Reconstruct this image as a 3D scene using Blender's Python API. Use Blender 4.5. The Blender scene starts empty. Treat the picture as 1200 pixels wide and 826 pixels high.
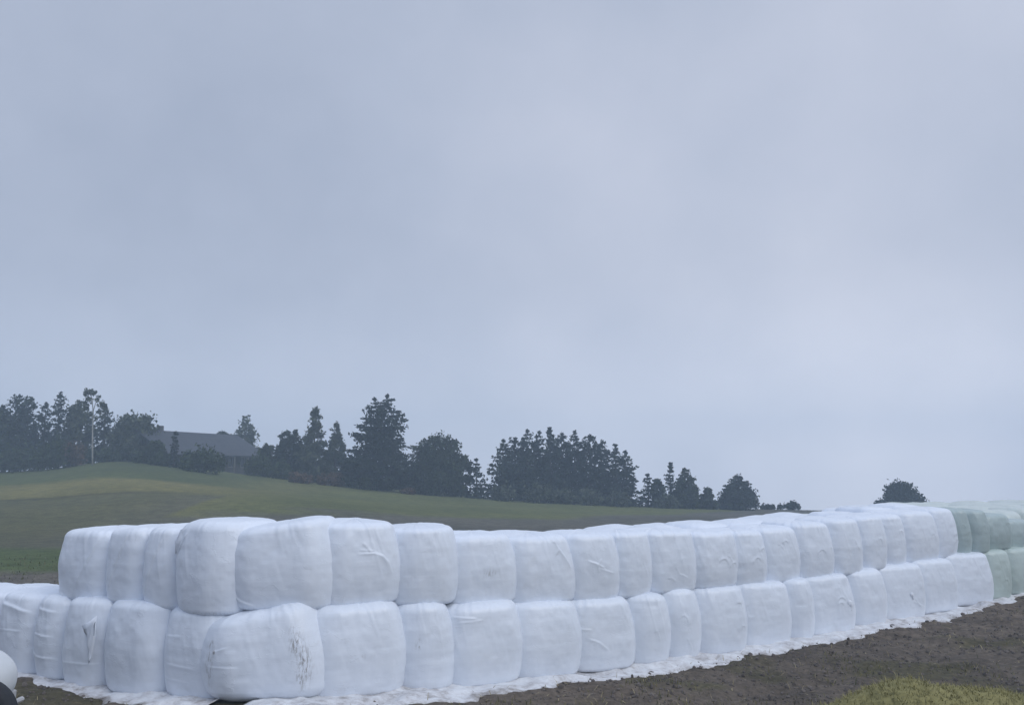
import bpy, math, random
import numpy as np
from mathutils import Vector, Matrix

random.seed(7)
rng = np.random.default_rng(7)
scene = bpy.context.scene
col = scene.collection
R = math.radians

# ------------------------------------------------------------------ camera
F = 1000.0                      # focal length in photo pixels (1200 wide)
PITCH = math.atan(0.145)
CP, SP = math.cos(PITCH), math.sin(PITCH)
CAMH = 2.8
cam_d = bpy.data.cameras.new('camera')
cam = bpy.data.objects.new('camera', cam_d)
col.objects.link(cam)
cam.location = (0, 0, CAMH)
cam.rotation_euler = (math.pi / 2 + PITCH, 0, 0)
cam_d.sensor_width = 36.0
cam_d.lens = 36.0 * F / 1200.0
cam_d.clip_start = 0.1
cam_d.clip_end = 3000
scene.camera = cam


def ray(px, py):
    u, v = (px - 600) / F, (413 - py) / F
    return np.array([u, CP - v * SP, SP + v * CP])


def at(px, py, Y):
    """world point seen at photo pixel (px,py) at ground distance Y"""
    d = ray(px, py)
    return np.array([0, 0, CAMH]) + d * (Y / d[1])


def hit_line(px, py, P, D):
    """plan intersection of a viewing ray with the plan line P + t D"""
    d = ray(px, py)
    A = np.array([[d[0], -D[0]], [d[1], -D[1]]])
    s, t = np.linalg.solve(A, np.array([P[0], P[1]]))
    z = CAMH + s * d[2]
    return t, z


# ------------------------------------------------------------------ noise
def _hash(i, j, k, seed):
    n = (i * 73856093) ^ (j * 19349663) ^ (k * 83492791) ^ (seed * 2654435761)
    n = n & 0x7fffffff
    n = (n ^ (n >> 13)) * 1274126177 & 0x7fffffff
    n = (n ^ (n >> 16)) & 0x7fffffff
    return n / float(0x7fffffff) * 2 - 1


def vnoise(x, y, z, seed=0):
    x, y, z = np.broadcast_arrays(np.asarray(x, float), np.asarray(y, float), np.asarray(z, float))
    xi, yi, zi = np.floor(x).astype(np.int64), np.floor(y).astype(np.int64), np.floor(z).astype(np.int64)
    fx, fy, fz = x - xi, y - yi, z - zi
    s = lambda t: t * t * t * (t * (t * 6 - 15) + 10)
    fx, fy, fz = s(fx), s(fy), s(fz)
    r = 0
    for a in (0, 1):
        for b in (0, 1):
            for c in (0, 1):
                w = (fx if a else 1 - fx) * (fy if b else 1 - fy) * (fz if c else 1 - fz)
                r = r + w * _hash(xi + a, yi + b, zi + c, seed)
    return r


def fbm(x, y, z, seed=0, oct=3):
    r, a, f = 0, 1.0, 1.0
    for o in range(oct):
        r = r + a * vnoise(x * f, y * f, z * f, seed + o * 17)
        a *= .5
        f *= 2.03
    return r


def smooth(a, b, x):
    t = np.clip((x - a) / (b - a), 0, 1)
    return t * t * (3 - 2 * t)


# ------------------------------------------------------------------ object helpers
def make_mesh(name, V, Fc, mat, parent=None, smooth_shade=True, attrs=None):
    V = np.asarray(V, np.float32)
    me = bpy.data.meshes.new(name)
    if isinstance(Fc, np.ndarray):
        n = Fc.shape[1]
        me.vertices.add(len(V))
        me.vertices.foreach_set('co', V.ravel())
        me.loops.add(Fc.size)
        me.loops.foreach_set('vertex_index', Fc.ravel().astype(np.int32))
        me.polygons.add(len(Fc))
        me.polygons.foreach_set('loop_start', np.arange(0, Fc.size, n, dtype=np.int32))
        me.update(calc_edges=True)
        me.validate()
    else:
        me.from_pydata([tuple(map(float, v)) for v in V], [], Fc)
        me.update()
    me.polygons.foreach_set('use_smooth', np.full(len(me.polygons), smooth_shade, dtype=bool))
    for k, (typ, data) in (attrs or {}).items():
        at_ = me.attributes.new(k, typ, 'POINT')
        if typ == 'FLOAT':
            at_.data.foreach_set('value', np.asarray(data, np.float32).ravel())
        else:
            at_.data.foreach_set('color', np.asarray(data, np.float32).ravel())
    if mat:
        me.materials.append(mat)
    o = bpy.data.objects.new(name, me)
    col.objects.link(o)
    if parent is not None:
        o.parent = parent
    return o


def empty(name, loc, rz=0.0):
    o = bpy.data.objects.new(name, None)
    col.objects.link(o)
    o.location = tuple(map(float, loc))
    o.rotation_euler = (0, 0, rz)
    o.empty_display_size = .3
    return o


def tag(o, label=None, cat=None, group=None, kind=None):
    if label:
        o['label'] = label
    if cat:
        o['category'] = cat
    if group:
        o['group'] = group
    if kind:
        o['kind'] = kind
    return o


class MB:
    """collects polygons, builds one mesh"""
    def __init__(s):
        s.v, s.f = [], []

    def add(s, V, Fc):
        b = len(s.v)
        s.v += [tuple(map(float, p)) for p in V]
        s.f += [tuple(b + i for i in f) for f in Fc]

    def box(s, c, size, bev=0.0, rz=0.0):
        hx, hy, hz = [q / 2 for q in size]
        b = min(bev, hx * .45, hy * .45, hz * .45)
        P = []
        ca, sa = math.cos(rz), math.sin(rz)
        prof = [(-hz, b), (-hz + b, 0), (hz - b, 0), (hz, b)] if b > 0 else [(-hz, 0), (hz, 0)]
        ring = 8 if b > 0 else 4
        for z, ins in prof:
            x, y = hx - ins, hy - ins
            if b > 0:
                pts = [(-x + b, -y), (x - b, -y), (x, -y + b), (x, y - b), (x - b, y), (-x + b, y), (-x, y - b), (-x, -y + b)]
            else:
                pts = [(-x, -y), (x, -y), (x, y), (-x, y)]
            for (px, py) in pts:
                P.append((c[0] + px * ca - py * sa, c[1] + px * sa + py * ca, c[2] + z))
        Fc = []
        n = len(prof)
        for i in range(n - 1):
            for j in range(ring):
                k = (j + 1) % ring
                Fc.append((i * ring + j, i * ring + k, (i + 1) * ring + k, (i + 1) * ring + j))
        Fc.append(tuple(reversed(range(ring))))
        Fc.append(tuple((n - 1) * ring + j for j in range(ring)))
        s.add(P, Fc)

    def tube(s, pts, radii, n=8):
        pts = [Vector(tuple(map(float, p))) for p in pts]
        P, Fc = [], []
        for i, p in enumerate(pts):
            t = (pts[min(i + 1, len(pts) - 1)] - pts[max(i - 1, 0)]).normalized()
            a = t.cross(Vector((0.13, 0.98, .11)))
            a.normalize()
            b = t.cross(a)
            for j in range(n):
                q = 2 * math.pi * j / n
                P.append(p + (a * math.cos(q) + b * math.sin(q)) * radii[i])
        for i in range(len(pts) - 1):
            for j in range(n):
                k = (j + 1) % n
                Fc.append((i * n + j, i * n + k, (i + 1) * n + k, (i + 1) * n + j))
        Fc.append(tuple(reversed(range(n))))
        Fc.append(tuple((len(pts) - 1) * n + j for j in range(n)))
        s.add(P, Fc)

    def build(s, name, mat, parent=None, sm=False):
        return make_mesh(name, np.array(s.v), s.f, mat, parent, sm)


# ------------------------------------------------------------------ materials
def new_mat(name):
    m = bpy.data.materials.new(name)
    m.use_nodes = True
    nt = m.node_tree
    b = nt.nodes['Principled BSDF']
    return m, nt, b


def nd(nt, typ, **kw):
    n = nt.nodes.new(typ)
    for k, v in kw.items():
        if k.startswith('i_'):
            key = k[2:]
            key = int(key) if key.isdigit() else key.replace('_', ' ')
            n.inputs[key].default_value = v
        else:
            setattr(n, k, v)
    return n


def noise_n(nt, scale, detail=3, rough=.55, vec=None):
    n = nd(nt, 'ShaderNodeTexNoise', i_Scale=scale, i_Detail=detail, i_Roughness=rough)
    if vec is not None:
        nt.links.new(vec, n.inputs['Vector'])
    return n


def ramp(nt, fac, stops):
    r = nd(nt, 'ShaderNodeValToRGB')
    e = r.color_ramp.elements
    while len(e) > 1:
        e.remove(e[-1])
    for i, (p, c) in enumerate(stops):
        if i == 0:
            el = e[0]
            el.position = p
        else:
            el = e.new(p)
        el.color = (*c, 1) if len(c) == 3 else c
    nt.links.new(fac, r.inputs[0])
    return r


def mixc(nt, fac, a, b, mode='MIX'):
    m = nd(nt, 'ShaderNodeMix', data_type='RGBA', blend_type=mode)
    for sock, val in ((m.inputs[0], fac), (m.inputs[6], a), (m.inputs[7], b)):
        if isinstance(val, (int, float)):
            sock.default_value = val
        elif isinstance(val, (tuple, list)):
            sock.default_value = (*val, 1) if len(val) == 3 else val
        else:
            nt.links.new(val, sock)
    return m.outputs[2]


def math_n(nt, op, a, b=None, c=None):
    m = nd(nt, 'ShaderNodeMath', operation=op)
    for i, v in enumerate((a, b, c)):
        if v is None:
            continue
        if isinstance(v, (int, float)):
            m.inputs[i].default_value = v
        else:
            nt.links.new(v, m.inputs[i])
    return m.outputs[0]


def film_material(name, base, tint2, seed=0):
    """stretch film round a bale: white or pale green, horizontal overlap lines, fine wrinkles, dirt attribute"""
    m, nt, b = new_mat(name)
    tc = nd(nt, 'ShaderNodeTexCoord')
    oi = nd(nt, 'ShaderNodeObjectInfo')
    obj = tc.outputs['Object']
    off = nd(nt, 'ShaderNodeVectorMath', operation='ADD')
    nt.links.new(obj, off.inputs[0])
    sc = nd(nt, 'ShaderNodeVectorMath', operation='SCALE', i_Scale=37.0)
    cmb = nd(nt, 'ShaderNodeCombineXYZ')
    for i in range(3):
        nt.links.new(oi.outputs['Random'], cmb.inputs[i])
    nt.links.new(cmb.outputs[0], sc.inputs[0])
    nt.links.new(sc.outputs[0], off.inputs[1])
    vec = off.outputs[0]
    # broad tone variation of the film (thicker and thinner overlaps)
    n1 = noise_n(nt, 2.2, 4, .6, vec)
    c = mixc(nt, ramp(nt, n1.outputs[0], [(.35, (0, 0, 0)), (.7, (1, 1, 1))]).outputs[0], base, tint2)
    # overlap bands of the wrapping: squeezed noise, long in plan, short in height
    mp = nd(nt, 'ShaderNodeMapping')
    mp.inputs['Scale'].default_value = (.5, .5, 9)
    mp.inputs['Rotation'].default_value = (.06, .05, 0)
    nt.links.new(vec, mp.inputs['Vector'])
    n2 = noise_n(nt, 1.6, 4, .55, mp.outputs[0])
    c = mixc(nt, ramp(nt, n2.outputs[0], [(.42, (0, 0, 0)), (.62, (.22, .22, .22))]).outputs[0], c, tuple(q * .90 for q in base))
    # dirt attribute broken up by noise
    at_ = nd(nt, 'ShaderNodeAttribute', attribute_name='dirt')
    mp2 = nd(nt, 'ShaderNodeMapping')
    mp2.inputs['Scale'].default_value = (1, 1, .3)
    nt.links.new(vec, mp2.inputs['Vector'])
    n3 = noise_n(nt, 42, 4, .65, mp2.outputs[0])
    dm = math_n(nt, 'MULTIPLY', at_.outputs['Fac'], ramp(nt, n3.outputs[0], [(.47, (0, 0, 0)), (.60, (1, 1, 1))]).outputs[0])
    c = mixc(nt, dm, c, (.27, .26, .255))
    # faint specks and splashes
    n4 = noise_n(nt, 30, 3, .7, vec)
    sp_ = ramp(nt, n4.outputs[0], [(.70, (0, 0, 0)), (.78, (.35, .35, .35))])
    c = mixc(nt, sp_.outputs[0], c, (.30, .29, .27))
    # green-brown grime towards nothing in particular: large soft stains with their own outline
    n6 = noise_n(nt, 1.3, 6, .7, vec)
    st = ramp(nt, n6.outputs[0], [(.60, (0, 0, 0)), (.72, (.16, .16, .16))])
    c = mixc(nt, st.outputs[0], c, (.42, .41, .38))
    # thin creases of the stretched film: curved lines where a slanting noise crosses its middle value
    mp3 = nd(nt, 'ShaderNodeMapping')
    mp3.inputs['Scale'].default_value = (1.0, 1.0, 1.7)
    mp3.inputs['Rotation'].default_value = (.5, .6, .2)
    nt.links.new(vec, mp3.inputs['Vector'])
    n7 = noise_n(nt, 2.6, 3, .5, mp3.outputs[0])
    dl = math_n(nt, 'ABSOLUTE', math_n(nt, 'SUBTRACT', n7.outputs[0], .5))
    line = ramp(nt, dl, [(0.0, (1, 1, 1)), (.014, (0, 0, 0))])
    n8 = noise_n(nt, 1.9, 2, .5, vec)
    lmask = math_n(nt, 'MULTIPLY', line.outputs[0], ramp(nt, n8.outputs[0], [(.46, (0, 0, 0)), (.60, (1, 1, 1))]).outputs[0])
    c = mixc(nt, math_n(nt, 'MULTIPLY', lmask, .12), c, tuple(q * .72 for q in base))
    nt.links.new(c, b.inputs['Base Color'])
    b.inputs['Roughness'].default_value = .36
    b.inputs['Specular IOR Level'].default_value = .4
    # wrinkles
    n5 = noise_n(nt, 7, 5, .6, vec)
    bp = nd(nt, 'ShaderNodeBump', i_Strength=.07, i_Distance=.03)
    nt.links.new(n5.outputs[0], bp.inputs['Height'])
    bp2 = nd(nt, 'ShaderNodeBump', i_Strength=.10, i_Distance=.02)
    nt.links.new(n2.outputs[0], bp2.inputs['Height'])
    nt.links.new(bp.outputs[0], bp2.inputs['Normal'])
    bp3 = nd(nt, 'ShaderNodeBump', i_Strength=.16, i_Distance=.012)
    nt.links.new(lmask, bp3.inputs['Height'])
    nt.links.new(bp2.outputs[0], bp3.inputs['Normal'])
    nt.links.new(bp3.outputs[0], b.inputs['Normal'])
    return m


M_white = film_material('white_film', (.74, .79, .87), (.705, .76, .845))
M_green = film_material('pale_green_film', (.40, .48, .48), (.35, .43, .43))
M_green3 = film_material('light_green_film', (.49, .575, .55), (.44, .52, .50))
M_green2 = film_material('washed_green_film', (.57, .63, .61), (.50, .56, .54))


def simple(name, c1, c2, scale, rough=.8, bump=0.0, bscale=None, spec=.3):
    m, nt, b = new_mat(name)
    tc = nd(nt, 'ShaderNodeTexCoord')
    n = noise_n(nt, scale, 5, .6, tc.outputs['Object'])
    r = ramp(nt, n.outputs[0], [(.3, c1), (.7, c2)])
    nt.links.new(r.outputs[0], b.inputs['Base Color'])
    b.inputs['Roughness'].default_value = rough
    b.inputs['Specular IOR Level'].default_value = spec
    if bump:
        n2 = noise_n(nt, bscale or scale * 3, 4, .6, tc.outputs['Object'])
        bp = nd(nt, 'ShaderNodeBump', i_Strength=bump, i_Distance=.05)
        nt.links.new(n2.outputs[0], bp.inputs['Height'])
        nt.links.new(bp.outputs[0], b.inputs['Normal'])
    return m


def leaf_mat(name, dark, light, rough=.7):
    m, nt, b = new_mat(name)
    g = nd(nt, 'ShaderNodeNewGeometry')
    tc = nd(nt, 'ShaderNodeTexCoord')
    n = noise_n(nt, .7, 3, .6, tc.outputs['Object'])
    f = math_n(nt, 'MULTIPLY_ADD', g.outputs['Random Per Island'], .55, math_n(nt, 'MULTIPLY', n.outputs[0], .5))
    r = ramp(nt, f, [(.15, dark), (.85, light)])
    nt.links.new(r.outputs[0], b.inputs['Base Color'])
    b.inputs['Roughness'].default_value = rough
    b.inputs['Specular IOR Level'].default_value = .1
    return m


# ------------------------------------------------------------------ plan of the stack
A0 = at(378, 819, 11.1)[:2]
A1 = at(1162, 704, 20.4)[:2]
ADIR = (A1 - A0) / np.linalg.norm(A1 - A0)
NB = np.array([-ADIR[1], ADIR[0]])       # away from the camera, across the row
B0 = at(243, 822, 11.0)[:2]
B1 = at(-5, 785, 13.2)[:2]
BDIR = (B1 - B0) / np.linalg.norm(B1 - B0)
NBL = np.array([BDIR[1], -BDIR[0]])
if NBL[1] < 0:
    NBL = -NBL

low_right = [378, 482, 538, 612, 683, 747, 789, 826, 878, 929, 956, 1004, 1039, 1082, 1121, 1162, 1187, 1216, 1246, 1272]
low_base = [819, 812, 807, 796, 790, 782, 774, 767, 763, 754, 746, 736, 730, 721, 712, 704, 696, 691, 686, 681]
low_top = [712, 710, 709, 708, 707, 702, 697, 690, 689, 683, 680, 674, 667, 661, 655, 648, 644, 642, 641, 640]
T_low, Zb_low, Zt_low = [], [], []
for px, yb, yt in zip(low_right, low_base, low_top):
    t, _ = hit_line(px, (yb + yt) / 2, A0, ADIR)
    P = A0 + ADIR * t
    T_low.append(t)
    Zb_low.append(at(px, yb, P[1])[2])
    Zt_low.append(at(px, yt, P[1])[2])
T_low, Zb_low, Zt_low = map(np.array, (T_low, Zb_low, Zt_low))
Zb_s = np.convolve(np.pad(Zb_low, 2, mode='edge'), np.ones(5) / 5, 'valid')
print('low t', np.round(T_low, 2)); print('low zb', np.round(Zb_low, 2)); print('low zt', np.round(Zt_low, 2))

# left wall, from the corner outwards (left edges)
lw_left = [243, 177, 115, 70, 35, -5, -48, -95]
lw_base = [822, 819, 811, 798, 790, 786, 780, 775]
lw_top = [722, 716, 707, 703, 701, 697, 695, 693]
T_lw, Zb_lw, Zt_lw = [], [], []
for px, yb, yt in zip(lw_left, lw_base, lw_top):
    t, _ = hit_line(px, (yb + yt) / 2, B0, BDIR)
    P = B0 + BDIR * t
    T_lw.append(t)
    Zb_lw.append(at(px, yb, P[1])[2])
    Zt_lw.append(at(px, yt, P[1])[2])
T_lw, Zb_lw, Zt_lw = map(np.array, (T_lw, Zb_lw, Zt_lw))
Zb_lw_s = np.convolve(np.pad(Zb_lw, 1, mode='edge'), np.ones(3) / 3, 'valid')
print('lw t', np.round(T_lw, 2)); print('lw zb', np.round(Zb_lw, 2)); print('lw zt', np.round(Zt_lw, 2))

# ------------------------------------------------------------------ terrain height
gx = np.concatenate([(B0[0] + BDIR[0] * T_lw)[::-1], A0[0] + ADIR[0] * T_low])
gz = np.concatenate([Zb_lw_s[::-1], Zb_s])
tree_px = np.array([-900, 0, 60, 100, 130, 165, 205, 290, 400, 500, 600, 750, 865, 1000, 1200, 2200])
tree_py = np.array([553, 553, 549, 543, 540, 541, 545, 556, 567, 579, 587, 594, 598, 601, 602, 602])
tree_z = np.array([at(600, y, 95.0)[2] for y in tree_py])


def terrain(X, Y):
    X, Y = np.asarray(X, float), np.asarray(Y, float)
    Yc = np.maximum(Y, 25)
    px = 600 + X / Yc * F * 1.012
    zt = np.interp(px, tree_px, tree_z)
    g = np.interp(X, gx, gz)
    t = np.clip((Y - 40) / 55, 0, 1.25)
    t = np.where(t < .12, t * t / .24 + 0, t - .06) / .94
    near = g * (1 - smooth(26, 45, Y))
    z = near + zt * np.minimum(t, 1.0)
    und = fbm(X * .05, Y * .05, 0 * X, 5, 2) * .25 * smooth(30, 60, Y)
    z = z + und * (1 - .6 * smooth(80, 95, Y))
    crest = np.where(px > 560, 103, 116)
    z = z - .085 * np.maximum(Y - crest, 0)
    # ground far off to the sides eases down
    return np.maximum(z, -12.5)


def ground_detail(X, Y):
    """clods and ruts of the worked soil close to the camera"""
    k = 1 - smooth(24, 34, Y)
    d = fbm(X * 1.1, Y * 1.1, 0 * X, 11, 3) * .045
    d = d + fbm(X * 4.5, Y * 4.5, 0 * X, 23, 3) * .024
    # wheel ruts running along the stack
    s = (X - A0[0]) * (-NB[0]) + (Y - A0[1]) * (-NB[1])
    for c, w in ((2.1, .22), (3.7, .25), (5.6, .24)):
        d = d - .05 * np.exp(-((s - c + .12 * np.sin(X * .7)) / w) ** 2) * smooth(0, 1.0, s)
    return d * k


# ------------------------------------------------------------------ ground sheet
def axis(lo, hi, d0, d1, step, grow):
    a = list(np.arange(d0, d1, step))
    s = step
    x = a[-1]
    while x < hi:
        s *= grow
        x += s
        a.append(min(x, hi))
    s = step
    x = a[0]
    pre = []
    while x > lo:
        s *= grow
        x -= s
        pre.append(max(x, lo))
    return np.array(pre[::-1] + a)


xs = axis(-165, 165, -9.5, 15.5, .07, 1.035)
ys = axis(-45, 215, 8.0, 24.0, .07, 1.022)
GX, GY = np.meshgrid(xs, ys)
GZ = terrain(GX, GY) + ground_detail(GX, GY)
nx, ny = len(xs), len(ys)
print('ground', nx, ny)


def grid_faces(ny, nx):
    idx = np.arange(ny * nx).reshape(ny, nx)
    return np.stack([idx[:-1, :-1].ravel(), idx[:-1, 1:].ravel(), idx[1:, 1:].ravel(), idx[1:, :-1].ravel()], 1)


def zones(X, Y):
    n = fbm(X * .16, Y * .3, 0 * X, 31, 3)
    soil = np.array([.122, .104, .092])
    gravel = np.array([.115, .108, .10])
    green = np.array([.075, .105, .042])
    brown = np.array([.102, .106, .056])
    olive = np.array([.165, .158, .066])
    plough = np.array([.105, .105, .092])
    grass = np.array([.110, .125, .052])
    dgrass = np.array([.085, .105, .044])
    Yb = 61 + .5 * np.minimum(X, 3) + 1.5 * np.maximum(X - 3, 0)
    e = lambda a, w: smooth(a - w, a + w, Y + n * w * .7)[..., None]
    C = np.broadcast_to(soil, X.shape + (3,)).copy()
    C = C + (gravel - C) * e(20.5, 1.0)
    C = C + (green - C) * e(27.3, .8)
    # stubble and ploughed strips on the far side
    right = smooth(-26, -14, X)[..., None]
    C = C + ((brown * .9 * (1 - right) + plough * right) - C) * e(36, 2.5)
    C = C + (brown * (1 - right) + plough * right - C) * e(44, 2)
    far_y = np.where(X < -20, 61.5, Yb)
    f = smooth(-2, 2, Y - far_y + n * 1.5)[..., None]
    C = C + ((olive * (1 - right) + grass * right) - C) * f
    lf = (smooth(71, 75, Y + n) * (1 - smooth(-30, -16, X)))[..., None]
    C = C + (dgrass - C) * lf
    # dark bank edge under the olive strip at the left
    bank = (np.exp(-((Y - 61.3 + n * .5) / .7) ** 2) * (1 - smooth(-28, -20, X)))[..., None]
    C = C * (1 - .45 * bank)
    # weedy patches in the soil in front
    wz = smooth(.15, .6, fbm(X * .5, Y * .5, 0 * X, 77, 3)) * (1 - smooth(13.5, 17, Y - .35 * X)) * .6
    C = C + (np.array([.080, .078, .040]) - C) * wz[..., None]
    return C


C = zones(GX, GY)
C4 = np.concatenate([C, np.ones(C.shape[:2] + (1,))], 2)
mg, nt, b = new_mat('ground_soil_and_grass')
at_ = nd(nt, 'ShaderNodeAttribute', attribute_name='zone')
tc = nd(nt, 'ShaderNodeTexCoord')
na = noise_n(nt, 1.3, 6, .65, tc.outputs['Object'])
nb_ = noise_n(nt, 9, 5, .7, tc.outputs['Object'])
nc = noise_n(nt, .12, 4, .6, tc.outputs['Object'])
c = mixc(nt, 1.0, at_.outputs['Color'], ramp(nt, na.outputs[0], [(.25, (.62, .62, .62)), (.75, (1.35, 1.33, 1.28))]).outputs[0], 'MULTIPLY')
c = mixc(nt, 1.0, c, ramp(nt, nb_.outputs[0], [(.28, (.55, .55, .55)), (.72, (1.4, 1.38, 1.32))]).outputs[0], 'MULTIPLY')
c = mixc(nt, 1.0, c, ramp(nt, nc.outputs[0], [(.3, (.78, .8, .8)), (.7, (1.15, 1.12, 1.08))]).outputs[0], 'MULTIPLY')
nt.links.new(c, b.inputs['Base Color'])
b.inputs['Roughness'].default_value = .92
b.inputs['Specular IOR Level'].default_value = .15
bp = nd(nt, 'ShaderNodeBump', i_Strength=.8, i_Distance=.05)
nt.links.new(nb_.outputs[0], bp.inputs['Height'])
nt.links.new(bp.outputs[0], b.inputs['Normal'])
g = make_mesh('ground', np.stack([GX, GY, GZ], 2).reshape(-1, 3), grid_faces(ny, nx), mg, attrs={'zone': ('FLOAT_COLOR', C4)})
tag(g, kind='structure')


# ------------------------------------------------------------------ bales
def bale_verts(w, dep, h, seed, rc=.30, bulge=.045, rt=.15, rb=.055, taper=.03, shear=0., tilt=0., dome=.03,
               creases=(), dirt=(), cut=.05, rand_amp=.011, na=220, nside=76):
    """wrapped bale: squarish barrel standing on its end; front is -y, base at z=0"""
    rs = np.random.default_rng(seed)
    # plan contour: rounded rectangle, sampled by arc length (denser on the front half)
    hx, hy = w / 2, dep / 2
    rc = min(rc, hx * .9, hy * .9)
    segs = []
    pts = []
    nn = 16
    for cx, cy, a0 in ((hx - rc, -hy + rc, -90), (hx - rc, hy - rc, 0), (-hx + rc, hy - rc, 90), (-hx + rc, -hy + rc, 180)):
        for k in range(nn + 1):
            a = R(a0 + 90 * k / nn)
            pts.append((cx + rc * math.cos(a), cy + rc * math.sin(a)))
    pts = np.array(pts + [pts[0]])
    L = np.concatenate([[0], np.cumsum(np.linalg.norm(np.diff(pts, axis=0), axis=1))])
    dens = np.where((pts[:-1, 1] + pts[1:, 1]) / 2 < .1, 2.2, .8) * np.diff(L)
    Ld = np.concatenate([[0], np.cumsum(dens)])
    q = np.linspace(0, Ld[-1], na, endpoint=False)
    cx = np.interp(q, Ld, pts[:, 0])
    cy = np.interp(q, Ld, pts[:, 1])
    # sides swell outwards a little
    sw = .035
    cx = cx + np.sign(cx) * sw * (1 - np.clip((cy / hy) ** 2, 0, 1))
    cy = cy + np.sign(cy) * sw * (1 - np.clip((cx / hx) ** 2, 0, 1))
    # vertical profile: (inset, z)
    prof = []
    for k in (0.0, .35, .7, .9):
        prof.append(('s', k, 0.0))
    for k in range(6):
        a = k / 5 * math.pi / 2
        prof.append(('i', rb * (1 - math.sin(a)), rb * (1 - math.cos(a))))
    for k in range(1, nside):
        t = k / nside
        prof.append(('i', 0, rb + t * (h - rb - rt)))
    for k in range(9):
        a = k / 8 * math.pi / 2
        prof.append(('i', rt * (1 - math.cos(a)), h - rt + rt * math.sin(a)))
    for k in (.97, .9, .8, .68, .54, .38, .2, 0.0):
        prof.append(('t', k, h))
    P = np.zeros((len(prof), na, 3))
    for i, (kind, val, z) in enumerate(prof):
        if kind == 'i':
            t = z / h
            bl = bulge * (4 * t * (1 - t)) ** .8 - taper * max(0, t - .5) * 2 * .5
            ins = val - bl
            P[i, :, 0] = cx * (1 - ins / hx)
            P[i, :, 1] = cy * (1 - ins / hy)
            P[i, :, 2] = z
        else:
            r0 = rb if kind == 's' else rt
            tp = 0 if kind == 's' else taper * .5
            ex, ey = 1 - (r0 + tp) / hx, 1 - (r0 + tp) / hy
            P[i, :, 0] = cx * ex * val
            P[i, :, 1] = cy * ey * val
            P[i, :, 2] = z + (dome * (1 - val ** 2) if kind == 't' else 0)
    # normals by differences
    du = np.roll(P, -1, 1) - np.roll(P, 1, 1)
    dv = np.gradient(P, axis=0)
    N = np.cross(du, dv)
    ln = np.linalg.norm(N, axis=2, keepdims=True)
    N = np.where(ln > 1e-9, N / np.maximum(ln, 1e-9), np.array([0, 0, 1.0]))
    x, y, z = P[..., 0], P[..., 1], P[..., 2]
    o = rs.uniform(-50, 50, 3)
    d = rand_amp * fbm(x * 2.1 + o[0], y * 2.1 + o[1], z * 2.1 + o[2], seed, 3)
    # lumps pushed out by the stems inside, and soft horizontal waists of the wrapping
    d = d + .003 * fbm(x * 9 + o[0], y * 9, z * 9, seed + 5, 2)
    d = d + .002 * vnoise(x * .8 + o[1], y * .8, z * 13 + o[2], seed + 9)
    # taut wrinkles fanning round the top shoulder
    ang = np.arctan2(y / hy, x / hx)
    sh = np.exp(-((z - (h - rt * .35)) / .10) ** 2)
    pl = vnoise(ang * 11 + o[0], z * 2, 0 * z, seed + 3)
    d = d + sh * .006 * pl * (np.abs(pl) > .18)
    skew = ang * 5 + z * 2.2
    d = d + .005 * np.clip(vnoise(skew * 2.2, z * 1.1 + o[1], 0 * z, seed + 13), 0, 1) ** 2 * smooth(.15, .6, z / h)
    # drawn creases on the front
    fx, fz = x / w, z / h
    front = y < -.05
    for (pl_, wd, ht) in creases:
        best = np.full(x.shape, 9.0)
        side = np.zeros(x.shape)
        frac = np.zeros(x.shape)
        seg = list(zip(pl_[:-1], pl_[1:]))
        for q_, ((ax, az), (bx, bz)) in enumerate(seg):
            vx, vz = (bx - ax) * w, (bz - az) * h
            l2 = vx * vx + vz * vz + 1e-9
            qx, qz = (fx - ax) * w, (fz - az) * h
            tt = np.clip((qx * vx + qz * vz) / l2, 0, 1)
            dd = np.hypot(qx - tt * vx, qz - tt * vz)
            nearer = dd < best
            best = np.where(nearer, dd, best)
            side = np.where(nearer, qx * vz - qz * vx, side)
            frac = np.where(nearer, (q_ + tt) / len(seg), frac)
        # a fold of film: sharp lip on one side, easing away on the other
        prof_ = np.where(side > 0, np.exp(-best / (wd * 2.6)), np.exp(-(best / (wd * .75)) ** 2))
        amp = np.clip(6 * frac * (1 - frac) + .2, 0, 1)
        d = d + np.where(front, ht * .75 * amp * prof_, 0)
    P = P + N * d[..., None]
    # dirt
    D = np.zeros(x.shape)
    for (mx, mz, sx, sz, amt) in dirt:
        D = np.maximum(D, np.where(front, amt * np.exp(-((fx - mx) / sx) ** 2 - ((fz - mz) / sz) ** 2), 0))
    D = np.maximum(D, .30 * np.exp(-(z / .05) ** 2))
    # slump: shear, tilt of the top
    zz = P[..., 2].copy()
    P[..., 2] = zz * (1 + tilt * P[..., 0] / w)
    kx = np.clip(P[..., 0] / hx, 0, 1.2)
    P[..., 0] = P[..., 0] - cut * np.clip(zz / h, 0, 1) ** 1.6 * kx
    P[..., 0] = P[..., 0] + shear * zz
    n0, n1 = P.shape[:2]
    idx = np.arange(n0 * n1).reshape(n0, n1)
    nx_ = np.roll(idx, -1, 1)
    Fq = np.stack([idx[:-1].ravel(), nx_[:-1].ravel(), nx_[1:].ravel(), idx[1:].ravel()], 1)
    return P.reshape(-1, 3), Fq, D.ravel()


def put_bale(center, zb, yaw, w, dep, h, label, group, mat=M_white, seed=0, **kw):
    V, Fq, D = bale_verts(w, dep, h, seed, **kw)
    o = make_mesh('silage_bale', V, Fq, mat, attrs={'dirt': ('FLOAT', D)})
    o.location = (float(center[0]), float(center[1]), float(zb))
    o.rotation_euler = (0, 0, yaw)
    tag(o, label, 'bale', group)
    return o


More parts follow.
